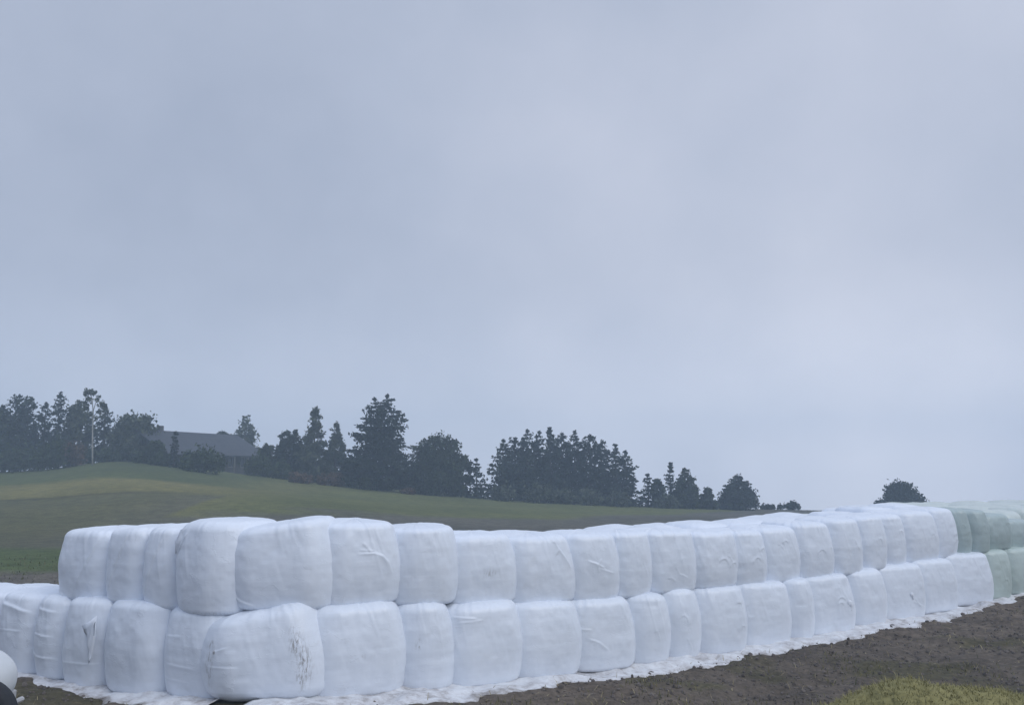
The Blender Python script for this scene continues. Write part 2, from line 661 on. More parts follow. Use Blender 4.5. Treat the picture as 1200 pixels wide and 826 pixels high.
YAW_A = math.atan2(ADIR[1], ADIR[0])
YAW_B = math.atan2(-BDIR[1], -BDIR[0])
ORD = ['zeroth', 'first', 'second', 'third', 'fourth', 'fifth', 'sixth', 'seventh', 'eighth', 'ninth', 'tenth', 'eleventh',
       'twelfth', 'thirteenth', 'fourteenth', 'fifteenth', 'sixteenth', 'seventeenth', 'eighteenth']
G_LOW = 'bales of the lower tier'
G_UP = 'bales of the upper tier'
G_GREEN_L = 'pale green bales of the lower tier'
G_GREEN_U = 'pale green bales of the upper tier'
DEP = 1.14


def hook(x, z, s, r):
    """a small hooked fold where the film tail was tucked in"""
    a = r.uniform(-.6, .6)
    pts = []
    for k in range(6):
        q = a + k * .55
        pts.append((x + s * math.cos(q), z + s * 1.1 * math.sin(q)))
    return (pts, .011, .014)


def random_creases(r, n=2):
    cs = []
    for k in range(n):
        x, z = r.uniform(-.12, .36), r.uniform(.25, .7)
        t = r.random()
        if t < .45:
            cs.append(hook(x, z, r.uniform(.05, .10), r))
        else:
            dx, dz = r.uniform(.06, .17), r.uniform(-.22, -.05)
            cs.append(([(x, z), (x + dx * .5, z + dz * .35), (x + dx, z + dz)], .010, .012))
            cs.append(([(x, z), (x - .06, z + r.uniform(-.10, .12))], .009, .009))
    return cs


# ---- lower tier, right-hand row
features_low = {1: 'with one small dark speck', 2: 'with a short dark scuff at its left', 3: 'with two short folds near its top left',
                4: None, 5: 'with a diagonal fold at its left'}
low_objs = []
for i in range(0, len(low_right) - 1):
    # bale i+1 spans right edge i to right edge i+1
    t0, t1 = T_low[i], T_low[i + 1]
    w = (t1 - t0) * 1.12
    tc_ = t1 - w / 2 + .06
    r = np.random.default_rng(100 + i)
    dep = DEP
    tm = (t0 + t1) / 2
    zb = float(np.interp(tm, T_low, Zb_s)) - .015
    zt = float(np.interp(t1 - .25 * w, T_low, Zt_low))
    h = zt - zb + .045
    c0 = A0 + ADIR * tc_ + NB * (dep / 2 + r.uniform(-.03, .03))
    green = i >= 15
    n = i + 1
    kw = dict(shear=r.uniform(-.01, .015), tilt=r.uniform(-.02, .02), rc=r.uniform(.32, .42), bulge=r.uniform(.055, .09), cut=r.uniform(.05, .14),
              rt=r.uniform(.08, .12), taper=r.uniform(.0, .04), creases=random_creases(r, int(r.integers(0, 3)) if i > 4 else 0))
    dirt = []
    cr = list(kw['creases'])
    if n == 1:
        lab = 'large white lower-tier bale immediately right of the dirt-streaked corner bale'
        dirt.append((-.02, .45, .02, .025, .9)); w = (t1 - t0) * 1.03; c0 = A0 + ADIR * (t1 + .04 - w / 2) + NB * (DEP / 2 + .09)
        kw['tilt'] = .01; kw['rc'] = .36
    elif n == 2:
        lab = 'white lower-tier bale with a short vertical scuff, second right of the corner bale'
        dirt.append((-.28, .56, .03, .06, .9))
    elif n == 3:
        lab = 'white lower-tier bale with two short folds at top left, third right of corner'
        cr += [([(-.47, .87), (-.2, .84)], .012, .014), ([(-.42, .80), (-.12, .82)], .010, .010)]
    elif n == 5:
        lab = 'white lower-tier bale with slanting fold at its left, fifth right of corner'
        cr += [([(-.30, .48), (-.16, .42), (-.02, .30)], .014, .018), ([(-.42, .62), (-.25, .60)], .01, .012)]
    elif not green:
        k = 15 - i
        if k <= 7:
            lab = f'white lower-tier bale, {ORD[k]} one to the left of the green bales' if k > 1 else 'last white lower-tier bale, directly left of the pale green lower bale'
        else:
            lab = f'white lower-tier bale on the plastic sheet, {ORD[n]} to the right of the corner bale'
    else:
        k = i - 14
        lab = {1: 'pale green lower-tier bale touching the last white one, bright top edge',
               2: 'second pale green lower-tier bale, cut by the right picture edge'}.get(k, 'pale green lower-tier bale beyond the right picture edge')
    kw['creases'] = cr
    grp = G_GREEN_L if green else G_LOW
    if green:
        h *= .98
    o = put_bale(c0, zb, YAW_A - .13 + r.uniform(-.06, .05), w, dep, h, lab, grp, M_green3 if green else M_white, 100 + i, dirt=dirt, **kw)
    low_objs.append((o, w, h))

# ---- lower corner bale
pL = at(241, 770, 11.0)[:2]
pR = A0 + ADIR * .02
cw = np.linalg.norm(pR - pL)
cd = (pR - pL) / cw
cn = np.array([-cd[1], cd[0]])
zb = min(Zb_low[0], Zb_lw[0]) - .02
zc_t = at(345, 710, 11.05)[2]
put_bale((pL + pR) / 2 + cn * .60, zb, math.atan2(cd[1], cd[0]), cw * 1.03, 1.2, (zc_t - zb) * .955,
         'big leaning white corner bale of the lower tier with dark streaks down its right side', G_LOW, seed=50,
         rc=.42, bulge=.10, rt=.12, rb=.14, taper=.06, shear=-.01, tilt=.24, cut=.26,
         creases=[([(-.42, .62), (-.30, .66)], .01, .010), ([(-.46, .45), (-.2, .42)], .012, .008), ([(.30, .72), (.36, .5), (.37, .25)], .014, .012)],
         dirt=[(.30, .60, .05, .14, 1.0), (.36, .40, .05, .18, 1.0), (.31, .26, .03, .12, .9), (-.44, .70, .025, .05, 1.0), (-.40, .62, .018, .025, 1.6), (-.45, .45, .03, .2, .8)])

# ---- lower tier, left wall
lw_labels = ['white lower-tier bale with faint level bands, directly left of the streaked corner bale',
             'wide plain white lower-tier bale, second to the left of the corner bale',
             'white lower-tier bale with a loose pointed film flap at its right edge',
             'narrow white lower-tier bale with level creases, left of the one with the flap',
             'white lower-tier bale with a sagging top fold, cut by the left picture edge',
             'white lower-tier bale beyond the left picture edge', 'white lower-tier bale beyond the left picture edge']
lw_objs = []
for i in range(len(lw_left) - 1):
    t0, t1 = T_lw[i], T_lw[i + 1]
    w = (t1 - t0) * 1.07
    r = np.random.default_rng(200 + i)
    tm = (t0 + t1) / 2 - .02
    zb = float(np.interp(tm, T_lw, Zb_lw_s)) - .015
    zt = float(np.interp(t1, T_lw, Zt_lw))
    h = zt - zb + .05
    c0 = B0 + BDIR * tm + NBL * (DEP / 2 + .03 + (.12 if i == 0 else 0) + r.uniform(-.03, .03))
    cr = []
    if i == 0:
        cr = [([(-.35, .68), (-.05, .70)], .012, .010), ([(-.3, .38), (.2, .36)], .014, .010), ([(-.4, .22), (.1, .2)], .012, .008)]
    if i == 3:
        cr = [([(-.35, .55), (.3, .53)], .012, .012), ([(-.42, .33), (-.1, .28), (.35, .27)], .013, .015), ([(-.3, .85), (.3, .82)], .02, .018)]
    if i == 2:
        cr = [([(-.4, .28), (.45, .29)], .011, .009)]
    if i == 4:
        cr = [([(-.45, .88), (.0, .84), (.4, .78)], .03, .03), ([(-.4, .55), (.3, .56)], .012, .009)]
    o = put_bale(c0, zb, YAW_B + r.uniform(-.03, .03), w, DEP, h, lw_labels[i], G_LOW, seed=200 + i,
                 shear=r.uniform(-.015, .01), tilt=r.uniform(-.02, .03), rc=r.uniform(.30, .40), bulge=.07, rt=r.uniform(.08, .11),
                 taper=.02, creases=cr)
    lw_objs.append((o, w, h))

# ---- upper tier, right-hand row
up_right = [390, 476, 540, 609, 677, 728, 768, 818, 865, 902, 943, 980, 1013, 1039, 1064, 1100, 1125, 1143, 1161, 1189, 1218, 1248]
up_rim = [614, 616, 623, 632, 630, 627, 626, 624, 625, 624, 619, 613, 609, 606, 604, 600, 597, 599, 600, 606, 613, 616]
SET = .16
U0 = A0 + NB * SET
T_up, Zt_up = [], []
for px, yt in zip(up_right, up_rim):
    t, _ = hit_line(px, yt + 35, U0, ADIR)
    P = U0 + ADIR * t
    T_up.append(t)
    Zt_up.append(at(px, yt, P[1])[2])
T_up, Zt_up = np.array(T_up), np.array(Zt_up)
print('up t', np.round(T_up, 2)); print('up zt', np.round(Zt_up, 2))
zlow_top = lambda t: float(np.interp(t, T_low, Zt_low))
for i in range(len(up_right) - 1):
    t0, t1 = T_up[i], T_up[i + 1]
    w = (t1 - t0) * 1.12
    r = np.random.default_rng(300 + i)
    tm = t1 - w / 2 + .05
    zb = zlow_top(tm) - .0
    zt = Zt_up[i + 1] * .7 + Zt_up[i] * .3
    h = zt - zb + .05
    n = i + 1
    green = i >= 16
    cr = random_creases(r, int(r.integers(1, 3)) if n > 3 else 0)
    dirt = []
    kw = {}
    if n == 1:
        lab = 'white upper-tier bale with a Y-shaped crease, directly right of the top corner bale'
        cr = [([(-.12, .63), (.10, .63), (.20, .60), (.28, .52), (.34, .38)], .013, .020), ([(.05, .64), (-.02, .72), (-.06, .76)], .010, .013), ([(-.1, .68), (.1, .66)], .01, .01)]
        w = (t1 - t0) * 1.05
    elif n == 2:
        lab = 'plain smooth white upper-tier bale, second to the right of the top corner bale'
    elif n == 3:
        lab = 'white upper-tier bale with dusty grey flecks, third right of the top corner bale'
        dirt = [(.02, .45, .10, .05, .5)]
    elif n == 4:
        lab = 'white upper-tier bale with a puckered fold down its top right corner'
        cr = [([(.14, .97), (.17, .86), (.26, .72), (.38, .52)], .014, .022), ([(.14, .90), (.08, .95)], .012, .016), ([(.2, .8), (.14, .72)], .01, .012)]
        dirt = [(-.47, .55, .03, .10, 1.0)]
    elif n == 5:
        lab = 'white upper-tier bale with a star of small folds, fifth right of top corner'
        cr = [([(-.18, .62), (.0, .56), (.12, .50)], .012, .02), ([(.0, .56), (.02, .44)], .011, .016), ([(.02, .5), (.3, .42)], .010, .012), ([(.0, .56), (.06, .64)], .01, .014)]
    elif not green:
        k = 16 - i
        lab = (f'white upper-tier bale, {ORD[n]} to the right of the top corner bale' if k > 6 else
               (f'white upper-tier bale, {ORD[k]} one to the left of the green bales' if k > 1 else
                'last white upper-tier bale, its right side touching the first pale green bale'))
        if n in (8, 9, 11):
            cr.append(hook(.05, .42, .10, r))
    else:
        k = i - 15
        lab = {1: 'narrow pale green upper-tier bale pressed against the last white bale',
               2: 'pale green upper-tier bale, second to the right of the white ones',
               3: 'darker green upper-tier bale, third to the right of the white ones',
               4: 'green upper-tier bale cut by the right picture edge'}.get(k, 'green upper-tier bale beyond the right picture edge')
    c0 = U0 + ADIR * (t1 + .05 - w / 2) + NB * (DEP / 2 + (.08 if n == 1 else r.uniform(-.04, .05)))
    put_bale(c0, zb - .01, YAW_A - .13 + r.uniform(-.06, .05), w, DEP, h, lab, G_GREEN_U if green else G_UP,
             M_green if green else M_white, 300 + i, creases=cr, dirt=dirt, shear=r.uniform(-.015, .02), tilt=r.uniform(-.03, .03),
             rc=r.uniform(.30, .40), bulge=r.uniform(.05, .08), cut=r.uniform(.05, .13), rt=r.uniform(.07, .11), taper=r.uniform(.0, .05))

# ---- upper corner bale and the left wall
pL = at(266, 665, 11.25)[:2]
pR = U0 + ADIR * T_up[0]
cw = np.linalg.norm(pR - pL)
cd = (pR - pL) / cw
cn = np.array([-cd[1], cd[0]])
zb = at(345, 712, 11.1)[2] - .06
zt = at(340, 612, 11.2)[2]
UPC = (pL + pR) / 2 + cn * .60
put_bale(UPC, zb, math.atan2(cd[1], cd[0]), cw * 1.02, 1.2, (zt - zb) * .975,
         'broad smooth white corner bale of the upper tier, its top rising to the right', G_UP, seed=60,
         rc=.40, bulge=.08, rt=.10, taper=.03, shear=.0, tilt=.15, cut=.15,
         creases=[([(-.44, .20), (-.36, .12), (-.22, .06)], .016, .02), ([(-.46, .8), (-.42, .65)], .012, .012)],
         dirt=[(-.46, .70, .02, .05, .5)])
ul = [264, 202, 163, 119, 64]
ul_top = [614, 612, 619, 620, 622]
ul_lab = ['tall white upper-tier bale with a dark-edged fold, directly left of the top corner bale',
          'white upper-tier bale with slanting film edge, second left of the top corner bale',
          'white upper-tier bale, third left of the top corner bale, next to the end one',
          'white upper-tier end bale at the far left of the top row']
up_left_objs = []
UB0 = B0 + NBL * .16
tu = []
for px, y in zip(ul, (665, 665, 660, 660, 660)):
    tu.append(hit_line(px, y, UB0, BDIR)[0])
print('ul t', np.round(tu, 2))
for i in range(4):
    t0, t1 = tu[i], tu[i + 1]
    r = np.random.default_rng(400 + i)
    w = (t1 - t0) * 1.06
    tm = (t0 + t1) / 2
    zb = float(np.interp(tm, T_lw, Zt_lw)) - .02
    Pm = UB0 + BDIR * tm
    zt = at((ul[i] + ul[i + 1]) / 2, ul_top[i + 1], Pm[1] + .1)[2]
    h = zt - zb + .02
    cr = []
    dirt = []
    if i == 0:
        cr = [([(-.30, .93), (-.36, .82), (-.44, .66)], .02, .03), ([(-.14, .88), (-.28, .70), (-.42, .60)], .013, .018)]
        dirt = [(-.34, .73, .05, .04, .6), (-.40, .82, .03, .07, .6)]
    if i in (1, 2):
        cr = [([(.2, .95), (-.05, .55), (-.3, .1)], .018, .014), ([(-.4, .3), (-.35, .15)], .015, .015)]
    if i == 3:
        cr = [([(.42, .95), (.2, .5), (-.05, .05)], .018, .016), ([(-.4, .12), (-.25, .05)], .02, .02)]
    c0 = UB0 + BDIR * tm + NBL * (DEP / 2 + (0.0 if i == 0 else .05))
    o = put_bale(c0, zb, YAW_B + r.uniform(-.02, .02), w, DEP, h, ul_lab[i], G_UP, seed=400 + i, creases=cr, dirt=dirt,
                 rc=.28 if i else .42, bulge=.05 if i else .07, rt=.10 if i else .13, taper=.02 if i != 3 else .05, tilt=(.0, .01, .01, .01)[i], shear=0.0)
    up_left_objs.append((o, w, h))

# ---- rows behind, only their tops show
def row_top(row, t):
    base = float(np.interp(t, T_up, Zt_up))
    if t > 13:
        base = max(base, 1.74 + .006 * (t - 13))
    return base


sky_px = [560, 609, 677, 735, 840, 900, 960, 1000, 1050, 1125, 1200, 1300]
sky_py = [620, 620, 619, 613, 607, 602, 598, 592, 588, 586, 584, 583]


def back_row(k, t_start, t_end, mat_fn, seed, dz, labels):
    t = t_start
    j = 0
    while t < t_end:
        r = np.random.default_rng(seed + j)
        w = r.uniform(1.05, 1.3)
        tm = t + w / 2
        c0 = U0 + ADIR * tm + NB * (DEP * 1.04 * k + DEP / 2)
        zt = row_top(k, tm) + dz(tm) + r.uniform(-.05, .06)
        zb = zlow_top(min(tm, T_low[-1])) - .05
        pxc = 600 + F * c0[0] / (c0[1] * .984)
        zt = min(zt, at(pxc, float(np.interp(pxc, sky_px, sky_py)) + r.uniform(1, 6), c0[1] + .35)[2] - .06)
        mat, lab, grp = mat_fn(tm)
        put_bale(c0, zb, YAW_A + r.uniform(-.12, .12), w * 1.04, DEP * 1.03, zt - zb + .05, lab, grp, mat, seed + j,
                 rc=.36, rt=r.uniform(.13, .2), dome=r.uniform(.02, .06), taper=.05, na=90, nside=14, tilt=r.uniform(-.05, .05))
        t += w
        j += 1


LAB_W2 = 'white bale behind the front upper row, only its pale top showing'
LAB_W3 = 'white bale deep in the stack, a sliver of top on the skyline'
LAB_G = 'greenish white bale top on the skyline at the right of the stack'


def mfn(row):
    lim = {1: 16.2, 2: 15.6, 3: 15.6, 4: 0}[row]

    def f(t):
        if t > lim:
            return M_green2, LAB_G, 'greenish bale tops at the back'
        return M_white, (LAB_W2 if row == 1 else LAB_W3), ('white bale tops of the second row' if row == 1 else 'white bale tops of the rear rows')
    return f


back_row(1, 2.3, 23, mfn(1), 500, lambda t: .04, None)
back_row(2, 4.6, 25, mfn(2), 540, lambda t: .08, None)
back_row(3, 7.2, 27, mfn(3), 580, lambda t: .12, None)
back_row(4, 16.6, 31, mfn(4), 620, lambda t: .16, None)

# ---- loose film flaps: children of their bale
M_flap = simple('loose_film', (.70, .75, .83), (.75, .79, .86), 6, .4)


def flap(parent, outline, dep, name='film_flap', thick=.004):
    """small hanging tail of film on the front, given in local x,z; slightly curled, with thickness"""
    c = np.mean(outline, axis=0)
    n = len(outline)
    V, Fc = [], []
    rings = [1.0, .66, .33]
    for s in (0, 1):
        for rr in rings:
            for (x, z) in outline:
                px, pz = c[0] + (x - c[0]) * rr, c[1] + (z - c[1]) * rr
                V.append((px, -dep - .02 - .025 * (1 - rr) - .012 * math.sin(pz * 23) - (thick if s == 0 else 0), pz))
        V.append((c[0], -dep - .05 - (thick if s == 0 else 0), c[1]))
    m = len(rings) * n + 1
    for s in (0, 1):
        o_ = s * m
        for q in range(len(rings) - 1):
            for j in range(n):
                k = (j + 1) % n
                f = (o_ + q * n + j, o_ + q * n + k, o_ + (q + 1) * n + k, o_ + (q + 1) * n + j)
                Fc.append(f if s == 0 else f[::-1])
        for j in range(n):
            k = (j + 1) % n
            f = (o_ + (len(rings) - 1) * n + j, o_ + (len(rings) - 1) * n + k, o_ + m - 1)
            Fc.append(f if s == 0 else f[::-1])
    for j in range(n):
        k = (j + 1) % n
        Fc.append((j, m + j, m + k, k))
    return make_mesh(name, np.array(V), Fc, M_flap, parent, True)


o, w, h = lw_objs[2]
flap(o, [(w * .10, h * .70), (w * .26, h * .74), (w * .46, h * .84), (w * .47, h * .58), (w * .42, h * .38), (w * .38, h * .31), (w * .35, h * .48), (w * .26, h * .64)], DEP / 2 + .07)
o, w, h = up_left_objs[0]
flap(o, [(-w * .34, h * .90), (-w * .22, h * .93), (-w * .16, h * .86), (-w * .24, h * .74), (-w * .36, h * .66), (-w * .42, h * .63), (-w * .40, h * .76)], DEP / 2 + .0)

for bi, fx_, fz_, fs in ((10, .26, .50, .08), (12, .1, .45, .06)):
    o, w, h = low_objs[bi]
    cx_, cz_ = fx_ * w, fz_ * h
    flap(o, [(cx_ - fs, cz_ + fs * .6), (cx_ - fs * .2, cz_ + fs * 1.1), (cx_ + fs * .8, cz_ + fs * .5), (cx_ + fs * .9, cz_ - fs * .6), (cx_ + fs * .4, cz_ - fs * 1.6), (cx_ - fs * .1, cz_ - fs * .7), (cx_ - fs * .8, cz_ - fs * .4)], DEP / 2 + .075)

# ------------------------------------------------------------------ plastic sheet under the bales
M_sheet = simple('sheet_film', (.60, .60, .60), (.80, .80, .81), 3.5, .5, .5, 14)
mS, nt, b = new_mat('dirty_sheet_film')
tc = nd(nt, 'ShaderNodeTexCoord')
n1 = noise_n(nt, 5, 6, .7, tc.outputs['Object'])
at_ = nd(nt, 'ShaderNodeAttribute', attribute_name='dirt')
f = math_n(nt, 'ADD', n1.outputs[0], math_n(nt, 'MULTIPLY', at_.outputs['Fac'], .33))
r_ = ramp(nt, f, [(.44, (.72, .74, .77)), (.60, (.58, .58, .60)), (.76, (.30, .28, .27)), (.90, (.12, .10, .09))])
nt.links.new(r_.outputs[0], b.inputs['Base Color'])
b.inputs['Roughness'].default_value = .5
n2 = noise_n(nt, 16, 4, .6, tc.outputs['Object'])
bp = nd(nt, 'ShaderNodeBump', i_Strength=.5, i_Distance=.02)
nt.links.new(n2.outputs[0], bp.inputs['Height'])
nt.links.new(bp.outputs[0], b.inputs['Normal'])


def sheet(P, D, NN, ts, fw, label, seed, z_fn):
    """strip of film from under the bales out to a ragged edge, lying wrinkled on the soil"""
    nt_, nw = len(ts), 26
    V = np.zeros((nt_, nw, 3))
    Dm = np.zeros((nt_, nw))
    for i, t in enumerate(ts):
        wd = fw(t) * (1 + .28 * float(fbm(t * 1.7, seed, 0, seed, 3))) + .07 * float(vnoise(t * 3.5, seed, 1, seed)) + .025 * float(vnoise(t * 9, seed, 2, seed))
        wd = max(wd, .02)
        for j in range(nw):
            s = j / (nw - 1)
            off = -.35 + s * (wd + .35)
            q = P + D * t - NN * off
            V[i, j, :2] = q
            Dm[i, j] = s ** 4 * .45 + .25 * (float(vnoise(t * .9, s * 2, 0, seed + 8)) > .25)
    X, Y = V[..., 0], V[..., 1]
    base = terrain(X, Y) + ground_detail(X, Y)
    wr = .008 * fbm(X * 4.2, Y * 4.2, 0 * X, seed, 3) + .022 * np.clip(fbm(X * 1.8 + 5, Y * 1.8, 0 * X, seed + 4, 2), 0, 1)
    edge = np.linspace(0, 1, nw)[None, :]
    V[..., 2] = base + .02 + np.maximum(wr + .010, 0) * (1 - edge ** 6) - .03 * edge ** 10
    Vt = V.reshape(-1, 3)
    o = make_mesh('plastic_sheet', Vt, grid_faces(nt_, nw), mS, attrs={'dirt': ('FLOAT', Dm)})
    sol = o.modifiers.new('thickness', 'SOLIDIFY')
    sol.thickness = .004
    tag(o, label, 'plastic sheet')
    return o


sheet(A0, ADIR, NB, np.arange(-1.1, 22.0, .05), lambda t: np.interp(t, [-1, 1, 4, 8, 10, 13, 15.5, 16.8, 17.2, 22], [.45, .62, .55, .55, .62, .52, .40, .45, .12, .25]),
      'crumpled white plastic sheet along the ground in front of the long right-hand row', 3, None)
sheet(B0, BDIR, NBL, np.arange(-.1, 6.5, .05), lambda t: np.interp(t, [0, 1, 2, 3.5, 4.2, 5, 6.5], [.30, .36, .32, .18, .24, .16, .2]),
      'torn white plastic sheet edge on the soil below the left-hand lower bales', 9, None)

# ------------------------------------------------------------------ soil clods, dry straw and grass in the foreground
def ico():
    t = (1 + 5 ** .5) / 2
    v = np.array([(-1, t, 0), (1, t, 0), (-1, -t, 0), (1, -t, 0), (0, -1, t), (0, 1, t), (0, -1, -t), (0, 1, -t), (t, 0, -1), (t, 0, 1), (-t, 0, -1), (-t, 0, 1)], float)
    v /= np.linalg.norm(v[0])
    f = np.array([(0, 11, 5), (0, 5, 1), (0, 1, 7), (0, 7, 10), (0, 10, 11), (1, 5, 9), (5, 11, 4), (11, 10, 2), (10, 7, 6), (7, 1, 8), (3, 9, 4), (3, 4, 2), (3, 2, 6), (3, 6, 8), (3, 8, 9), (4, 9, 5), (2, 4, 11), (6, 2, 10), (8, 6, 7), (9, 8, 1)])
    return v, f


iv, if_ = ico()


def front_points(n, y0=9.5, y1=24):
    Y = rng.uniform(y0, y1, n)
    X = rng.uniform(-.68, .72, n) * Y
    s = (X - A0[0]) * (-NB[0]) + (Y - A0[1]) * (-NB[1])
    sl = (X - B0[0]) * (-NBL[0]) + (Y - B0[1]) * (-NBL[1])
    k = ((X > -3.2) & (s > .25)) | ((X <= -3.2) & (sl > .25))
    return X[k], Y[k], s[k]


X, Y, s = front_points(17000)
keep = fbm(X * .9, Y * .9, 0 * X, 41, 2) > -.5
X, Y = X[keep], Y[keep]
n = len(X)
sz = .010 + .028 * rng.random(n) ** 2.5
V = iv[None] * sz[:, None, None] * rng.uniform(.6, 1.3, (n, 1, 3)) * (1 + .3 * rng.uniform(-1, 1, (n, 12, 1)))
V = V + np.stack([X, Y, terrain(X, Y) + ground_detail(X, Y) + sz * .2], 1)[:, None, :]
M_clod = leaf_mat('soil_clods', (.085, .074, .068), (.165, .146, .134), .95)
o = make_mesh('soil_clods', V.reshape(-1, 3), (if_[None] + 12 * np.arange(n)[:, None, None]).reshape(-1, 3), M_clod, smooth_shade=False)
tag(o, kind='stuff')


def blades(X, Y, Z, length, width, lean, rs, curl=.5):
    """thin bent blades: 2 quads each"""
    n = len(X)
    a = rs.uniform(0, 2 * np.pi, n)
    dx, dy = np.cos(a), np.sin(a)
    L = length * rs.uniform(.5, 1.3, n)
    le = lean * rs.uniform(.3, 1.4, n)
    W = width * rs.uniform(.6, 1.3, n)
    pts = []
    for t, wf in ((0, 1), (.5, .9), (1, .25)):
        hz = L * np.cos(np.minimum(le * (.5 + t * curl), 1.5)) * t
        ho = L * np.sin(np.minimum(le * (.5 + t * curl), 1.5)) * t
        cx, cy, cz = X + dx * ho, Y + dy * ho, Z + hz
        for sg in (-1, 1):
            pts.append(np.stack([cx - dy * W * wf * sg, cy + dx * W * wf * sg, cz], 1))
    V = np.stack(pts, 1)
    f = np.array([(0, 1, 3, 2), (2, 3, 5, 4)])
    return V.reshape(-1, 3), (f[None] + 6 * np.arange(n)[:, None, None]).reshape(-1, 4)


M_blade = leaf_mat('grass_blades', (.045, .055, .02), (.19, .17, .075), .8)
M_heap = leaf_mat('cut_grass', (.125, .120, .045), (.33, .30, .14), .8)
M_straw = leaf_mat('straw', (.20, .17, .09), (.42, .36, .22), .8)

X, Y, s = front_points(60000, 8.6, 22)
den = fbm(X * .55, Y * .8, 0 * X, 77, 3) + 1.3 * (1 - smooth(10.3, 12.3, Y - .12 * np.abs(X))) + .35 * (1 - smooth(11, 15, Y)) * smooth(0, 3, X) - .25
keep = (rng.random(len(X)) < np.clip(den, 0.015, 1) ** 1.3) & (s > .9)
X, Y = X[keep], Y[keep]
V, Fq = blades(X, Y, terrain(X, Y) + ground_detail(X, Y) - .005, .075, .0045, .9, rng)
o = make_mesh('grass', V, Fq, M_blade, smooth_shade=False)
tag(o, kind='stuff')
X, Y, s = front_points(2600, 8.8, 20)
V, Fq = blades(X, Y, terrain(X, Y) + ground_detail(X, Y) + .012, .11, .004, 1.5, rng)
o = make_mesh('straw', V, Fq, M_straw, smooth_shade=False)
tag(o, kind='stuff')
# a few taller bleached stalks and leaves close by
for (px, py, Y0, hh, lab) in ((601, 822, 10.6, .17, 'bleached yellow weed leaf standing on the soil below the middle of the sheet'),
                              (653, 824, 10.4, .20, 'pale dry weed with bent tips, right of the other bleached one')):
    p = at(px, py, Y0)
    zz = float(terrain(p[0], p[1]))
    k = 14
    rs = np.random.default_rng(int(px))
    V, Fq = blades(p[0] + rs.normal(0, .025, k), p[1] + rs.normal(0, .025, k), np.full(k, zz), hh * 1.6, .010, .55, rs, 1.3)
    o = make_mesh('dry_weed', V - np.array([p[0], p[1], zz]), Fq, M_straw, smooth_shade=False)
    o.location = (p[0], p[1], zz)
    tag(o, lab, 'weed')

# rough grass along the far left strip and stubble between the stack and the fields
n = 9000
Y = rng.uniform(18, 32, n)
X = rng.uniform(-.75, .5, n) * Y
s = (X - A0[0]) * (-NB[0]) + (Y - A0[1]) * (-NB[1])
keep = (s < -6) | (X < -9)
X, Y = X[keep], Y[keep]
V, Fq = blades(X, Y, terrain(X, Y) - .01, .09, .012, .9, rng)
M_rough = leaf_mat('rough_grass', (.075, .088, .042), (.15, .145, .085), .85)
o = make_mesh('field_grass', V, Fq, M_rough, smooth_shade=False)
tag(o, kind='stuff')

# ------------------------------------------------------------------ heap of cut grass at the lower right
HY = 8.6
pk = at(1055, 800, HY)
gz0 = float(terrain(pk[0], HY)) - .05
hs = 2.9


ridge_pts = [at(px, py, HY) for px, py in ((880, 852), (930, 838), (962, 827), (1005, 811), (1040, 800), (1060, 797), (1088, 800), (1112, 807), (1140, 808), (1175, 811), (1200, 817), (1250, 832), (1310, 860))]
ridge_x = np.array([p[0] - pk[0] for p in ridge_pts])
ridge_h = np.maximum(np.array([p[2] - gz0 for p in ridge_pts]), 0)


def heap_h(x, y):
    """height above ground, local coordinates about the peak"""
    ridge_ = np.interp(x, ridge_x, ridge_h)
    h = ridge_ * np.exp(-(np.abs(y - .25 * np.sin(x * 1.3)) / 1.2) ** 2.2)
    ed = smooth(.02, .3, h)
    return h + ed * (.030 * fbm(x * 2.2, y * 2.2, 0 * x, 91, 3) + .020 * fbm(x * 8, y * 8, 0 * x, 93, 2)) - .03


hx = np.linspace(-3.2, 2.7, 120)
hy = np.linspace(-2.3, 2.3, 100)
HX, HYg = np.meshgrid(hx, hy)
HZ = heap_h(HX, HYg)
Vh = np.stack([HX, HYg, HZ], 2).reshape(-1, 3)
Fh = grid_faces(len(hy), len(hx))
n = 52000
bx = rng.uniform(-2.6, 2.5, n)
by = rng.uniform(-1.5, 1.6, n)
bz = heap_h(bx, by)
k = bz > .03
bx, by, bz = bx[k], by[k], bz[k]
Vb, Fb = blades(bx, by, bz - .012, .065, .0032, 1.25, rng, .6)
heap = make_mesh('grass_heap', np.concatenate([Vh, Vb]), np.concatenate([Fh, Fb + len(Vh)]), M_heap, smooth_shade=False)
heap.location = (float(pk[0]), HY, gz0)
tag(heap, 'rounded heap of olive green cut grass at the lower right edge', 'grass heap')

# ------------------------------------------------------------------ vehicle of unclear type at the lower left edge: wheel and rounded white body
M_tyre = simple('tyre_rubber', (.018, .02, .024), (.03, .032, .036), 20, .75)
M_gwhite = simple('white_bodywork', (.55, .585, .62), (.62, .65, .68), 4, .8)
M_galv = simple('galvanised_steel', (.35, .36, .37), (.5, .5, .51), 8, .45)
TY = 9.2
wc = at(-26, 838, TY)
tz = float(terrain(wc[0], TY))
wr = .39
tr = empty('parked_vehicle', (wc[0], TY, tz))
tag(tr, 'white rounded body of a vehicle with a dark tyre, cut by the lower left corner', 'vehicle')


def lathe_x(prof, c, n=40):
    """prof: (axial, radius) revolved round the local y axis at c"""
    P, Fc = [], []
    m = len(prof)
    for i in range(n):
        a = 2 * math.pi * i / n
        for (ax, rr) in prof:
            P.append((c[0] + rr * math.cos(a), c[1] + ax, c[2] + rr * math.sin(a)))
    for i in range(n):
        k = (i + 1) % n
        for j in range(m - 1):
            Fc.append((i * m + j, i * m + j + 1, k * m + j + 1, k * m + j))
    return P, Fc


